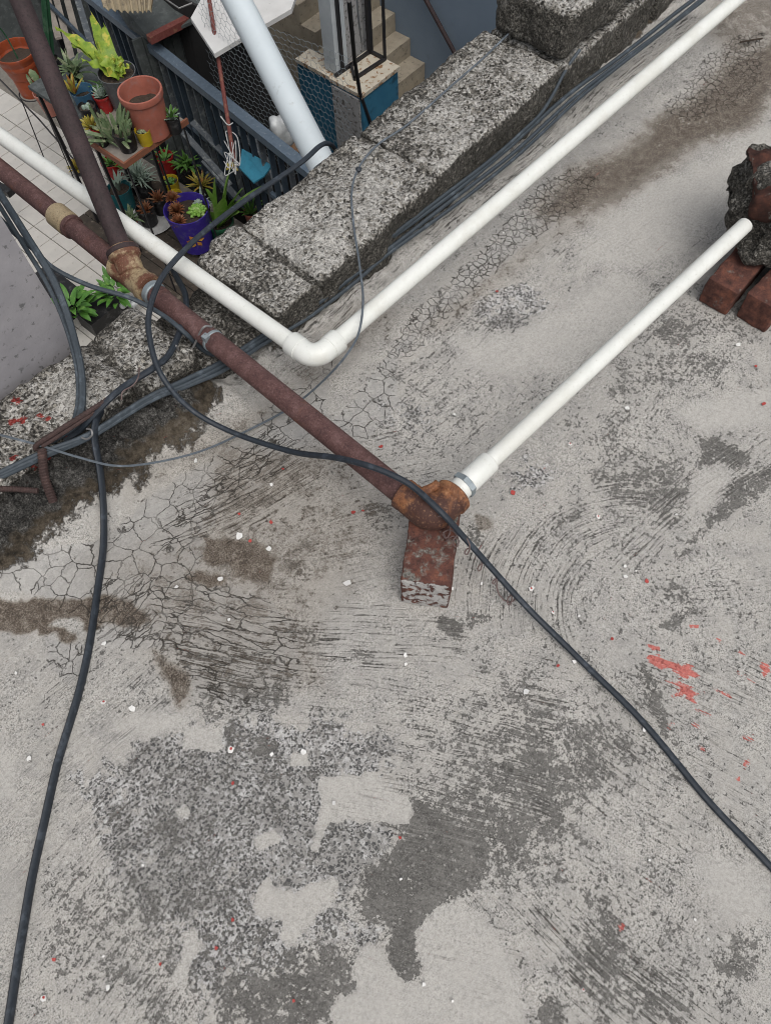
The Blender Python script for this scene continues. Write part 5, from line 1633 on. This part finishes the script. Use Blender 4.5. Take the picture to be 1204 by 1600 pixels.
nt = net.build('wire_netting', M['steel'])
tag(nt, 'sheet of chicken wire netting hung before the dark coop', 'wire netting')
# things caught by the netting
mb = MB()
rough_box(mb, (.16, .13, .24), at(438, 203, -2.25), .02, .06, .03, 55)
tag(mb.build('plastic_bag', M['plastic_bag'], None, True), 'pale crumpled plastic sack left of the drain pipe foot', 'plastic bag')
tag(MB().prism([at(452, 212, -2.6), at(470, 222, -2.6), at(474, 240, -2.6), at(450, 232, -2.6)], .03, (0, 0, -1)).build('cardboard_piece', M['cardboard']), 'brown cardboard scrap below the plastic sack', 'cardboard')
tag(MB().prism([at(378, 232, -2.45), at(425, 258, -2.45), at(412, 275, -2.5), at(396, 285, -2.5), at(374, 262, -2.5)], .012, (0, 0, -1)).build('turquoise_sheet', M['teal_sheet']), 'creased turquoise plastic sheet beside the fence end', 'plastic sheet')

# ------------------------------------------------------------------ blue pedestal, posts, railing, stair, blue wall
ZP = -2.45
bx = thing('blue_pedestal', 'blue painted pedestal with a rust stained cream cap', 'pedestal')
pA, pB, pC, pD = at(520, 122, ZP), at(575, 76, ZP), at(620, 107, ZP), at(562, 147, ZP)
ub0, ub1 = (pA[0] + pD[0]) / 2, (pB[0] + pC[0]) / 2
vb0, vb1 = (pC[1] + pD[1]) / 2, (pA[1] + pB[1]) / 2
MB().box((ub0, vb0, LOW), (ub1, vb1, ZP - .03)).build('body', M['blue_paint'], bx)
MB().box((ub0 - .012, vb0 - .012, ZP - .0295), (ub1 + .012, vb1 + .012, ZP)).build('cap', M['cap'], bx)
MB().box((ub0 - .016, vb0 + .02, LOW), (ub0 - .0005, vb1 - .01, ZP - .05)).build('grey_panel', M['grey_panel'], bx)
lw = thing('blue_low_wall', 'blue low wall with cream top behind the wire netting', 'low wall')
vl1 = at_u(462, 86, ub0 + .02)[1]
MB().box((ub0 + .02, vb1 + .014, LOW), (ub0 + .16, vl1, ZP - .04)).build('body', M['blue_paint'], lw)
MB().box((ub0 + .01, vb1 + .014, ZP - .0395), (ub0 + .17, vl1, ZP - .01)).build('cap', M['cap'], lw)
# white post and grey slab behind it
pp = at(527, 112, ZP)
wp = MB().box((pp[0] - .03, pp[1] - .02, ZP + .001), (pp[0] + .10, pp[1] + .10, -.9)).build('white_post', M['white_post'])
tag(wp, 'square white post rising from the back of the pedestal', 'post')
g0 = at(540, 108, ZP); g1 = at(577, 78, ZP)
gs = MB().box((pp[0] + .105, g1[1] + .03, LOW), (g1[0] + .02, g1[1] + .10, -.9)).build('grey_slab_wall', M['grey_panel'])
tag(gs, 'narrow grey wall slab between the white post and the stair', 'wall')
rl = thing('black_railing', 'black steel railing frame standing on the pedestal', 'railing')
def vbar(p, ztop, w=.022, nm='bar'):
    MB().box((p[0] - w / 2, p[1] - w / 2, ZP + .001), (p[0] + w / 2, p[1] + w / 2, ztop)).build(nm, M['black_steel'], rl)
k1, k2, k3, k4 = at(523, 119, ZP + .012), at(578, 80, ZP + .012), at(601, 92, ZP + .012), at(556, 124, ZP + .012)
for a, b in ((k1, k2), (k2, k3), (along(k1, k4, .9), k3), (along(k1, k2, .45), along(k1, k4, .95))):
    MB().beam(a, b, .022, .022).build('rail', M['black_steel'], rl)
vbar(along(k1, k2, .22), -1.2)
vbar(k2 + np.array([0, 0, 0]), -.9, .035)
vbar(k3, -1.2, .018)
pq = at(545, 0, -1.3)
MB().tube([pq, at(554, 95, -2.15), at(562, 145, -2.43), at(580, 196, -2.75)], .014, 8).build('brace_rod', M['black_steel'], rl, True)
MB().tube(spline([at(557, -5, -1.4), at(560, 30, -1.7), at(566, 76, -2.3)], 5), .006, 6).build('conduit', M['white_post'], rl, True)
# stair
UW = at(640, 60, -2.75)[0] + .008
sc_ = thing('concrete_stair', 'worn beige concrete stair climbing beside the blue wall', 'stair')
c0_ = at(640, 60, -2.75)
run, rise = .165, .150
for k in range(-5, 9):
    y0 = c0_[1] + run * k
    zt = c0_[2] + rise * k
    MB().box((UW - .78, y0, LOW), (UW - .004, y0 + run - .001, zt)).build('step', M['stair'], sc_)
bw = MB().box((UW, -2.0, LOW), (UW + .2, 9.0, .3)).build('blue_wall', M['blue_wall'])
tag(bw, 'blue grey painted house wall behind the stair', 'wall')
hr = thing('handrail', 'dark round handrail fixed along the blue wall', 'handrail')
h0, h1 = at_u(662, -6, UW - .06), at_u(716, 94, UW - .06)
hd = (h1 - h0) / np.linalg.norm(h1 - h0)
MB().tube([h0 - hd * .4, h1 + hd * 1.0], .018, 12).build('rail', M['rust_dark'], hr, True)
for k in (.05, .9):
    p = along(h0, h1, k)
    MB().tube([p, p + np.array([.058, 0, -.01])], .008, 8).build('bracket', M['rust_dark'], hr, True)
# back of the yard: far wall so the gaps between things read as a lived-in yard
fw_ = MB().box((2.9, 7.2, LOW), (UW - .01, 7.4, -1.2)).build('yard_wall', M['dark_board'])
tag(fw_, 'dark unpainted wall closing the far side of the passage', 'wall')
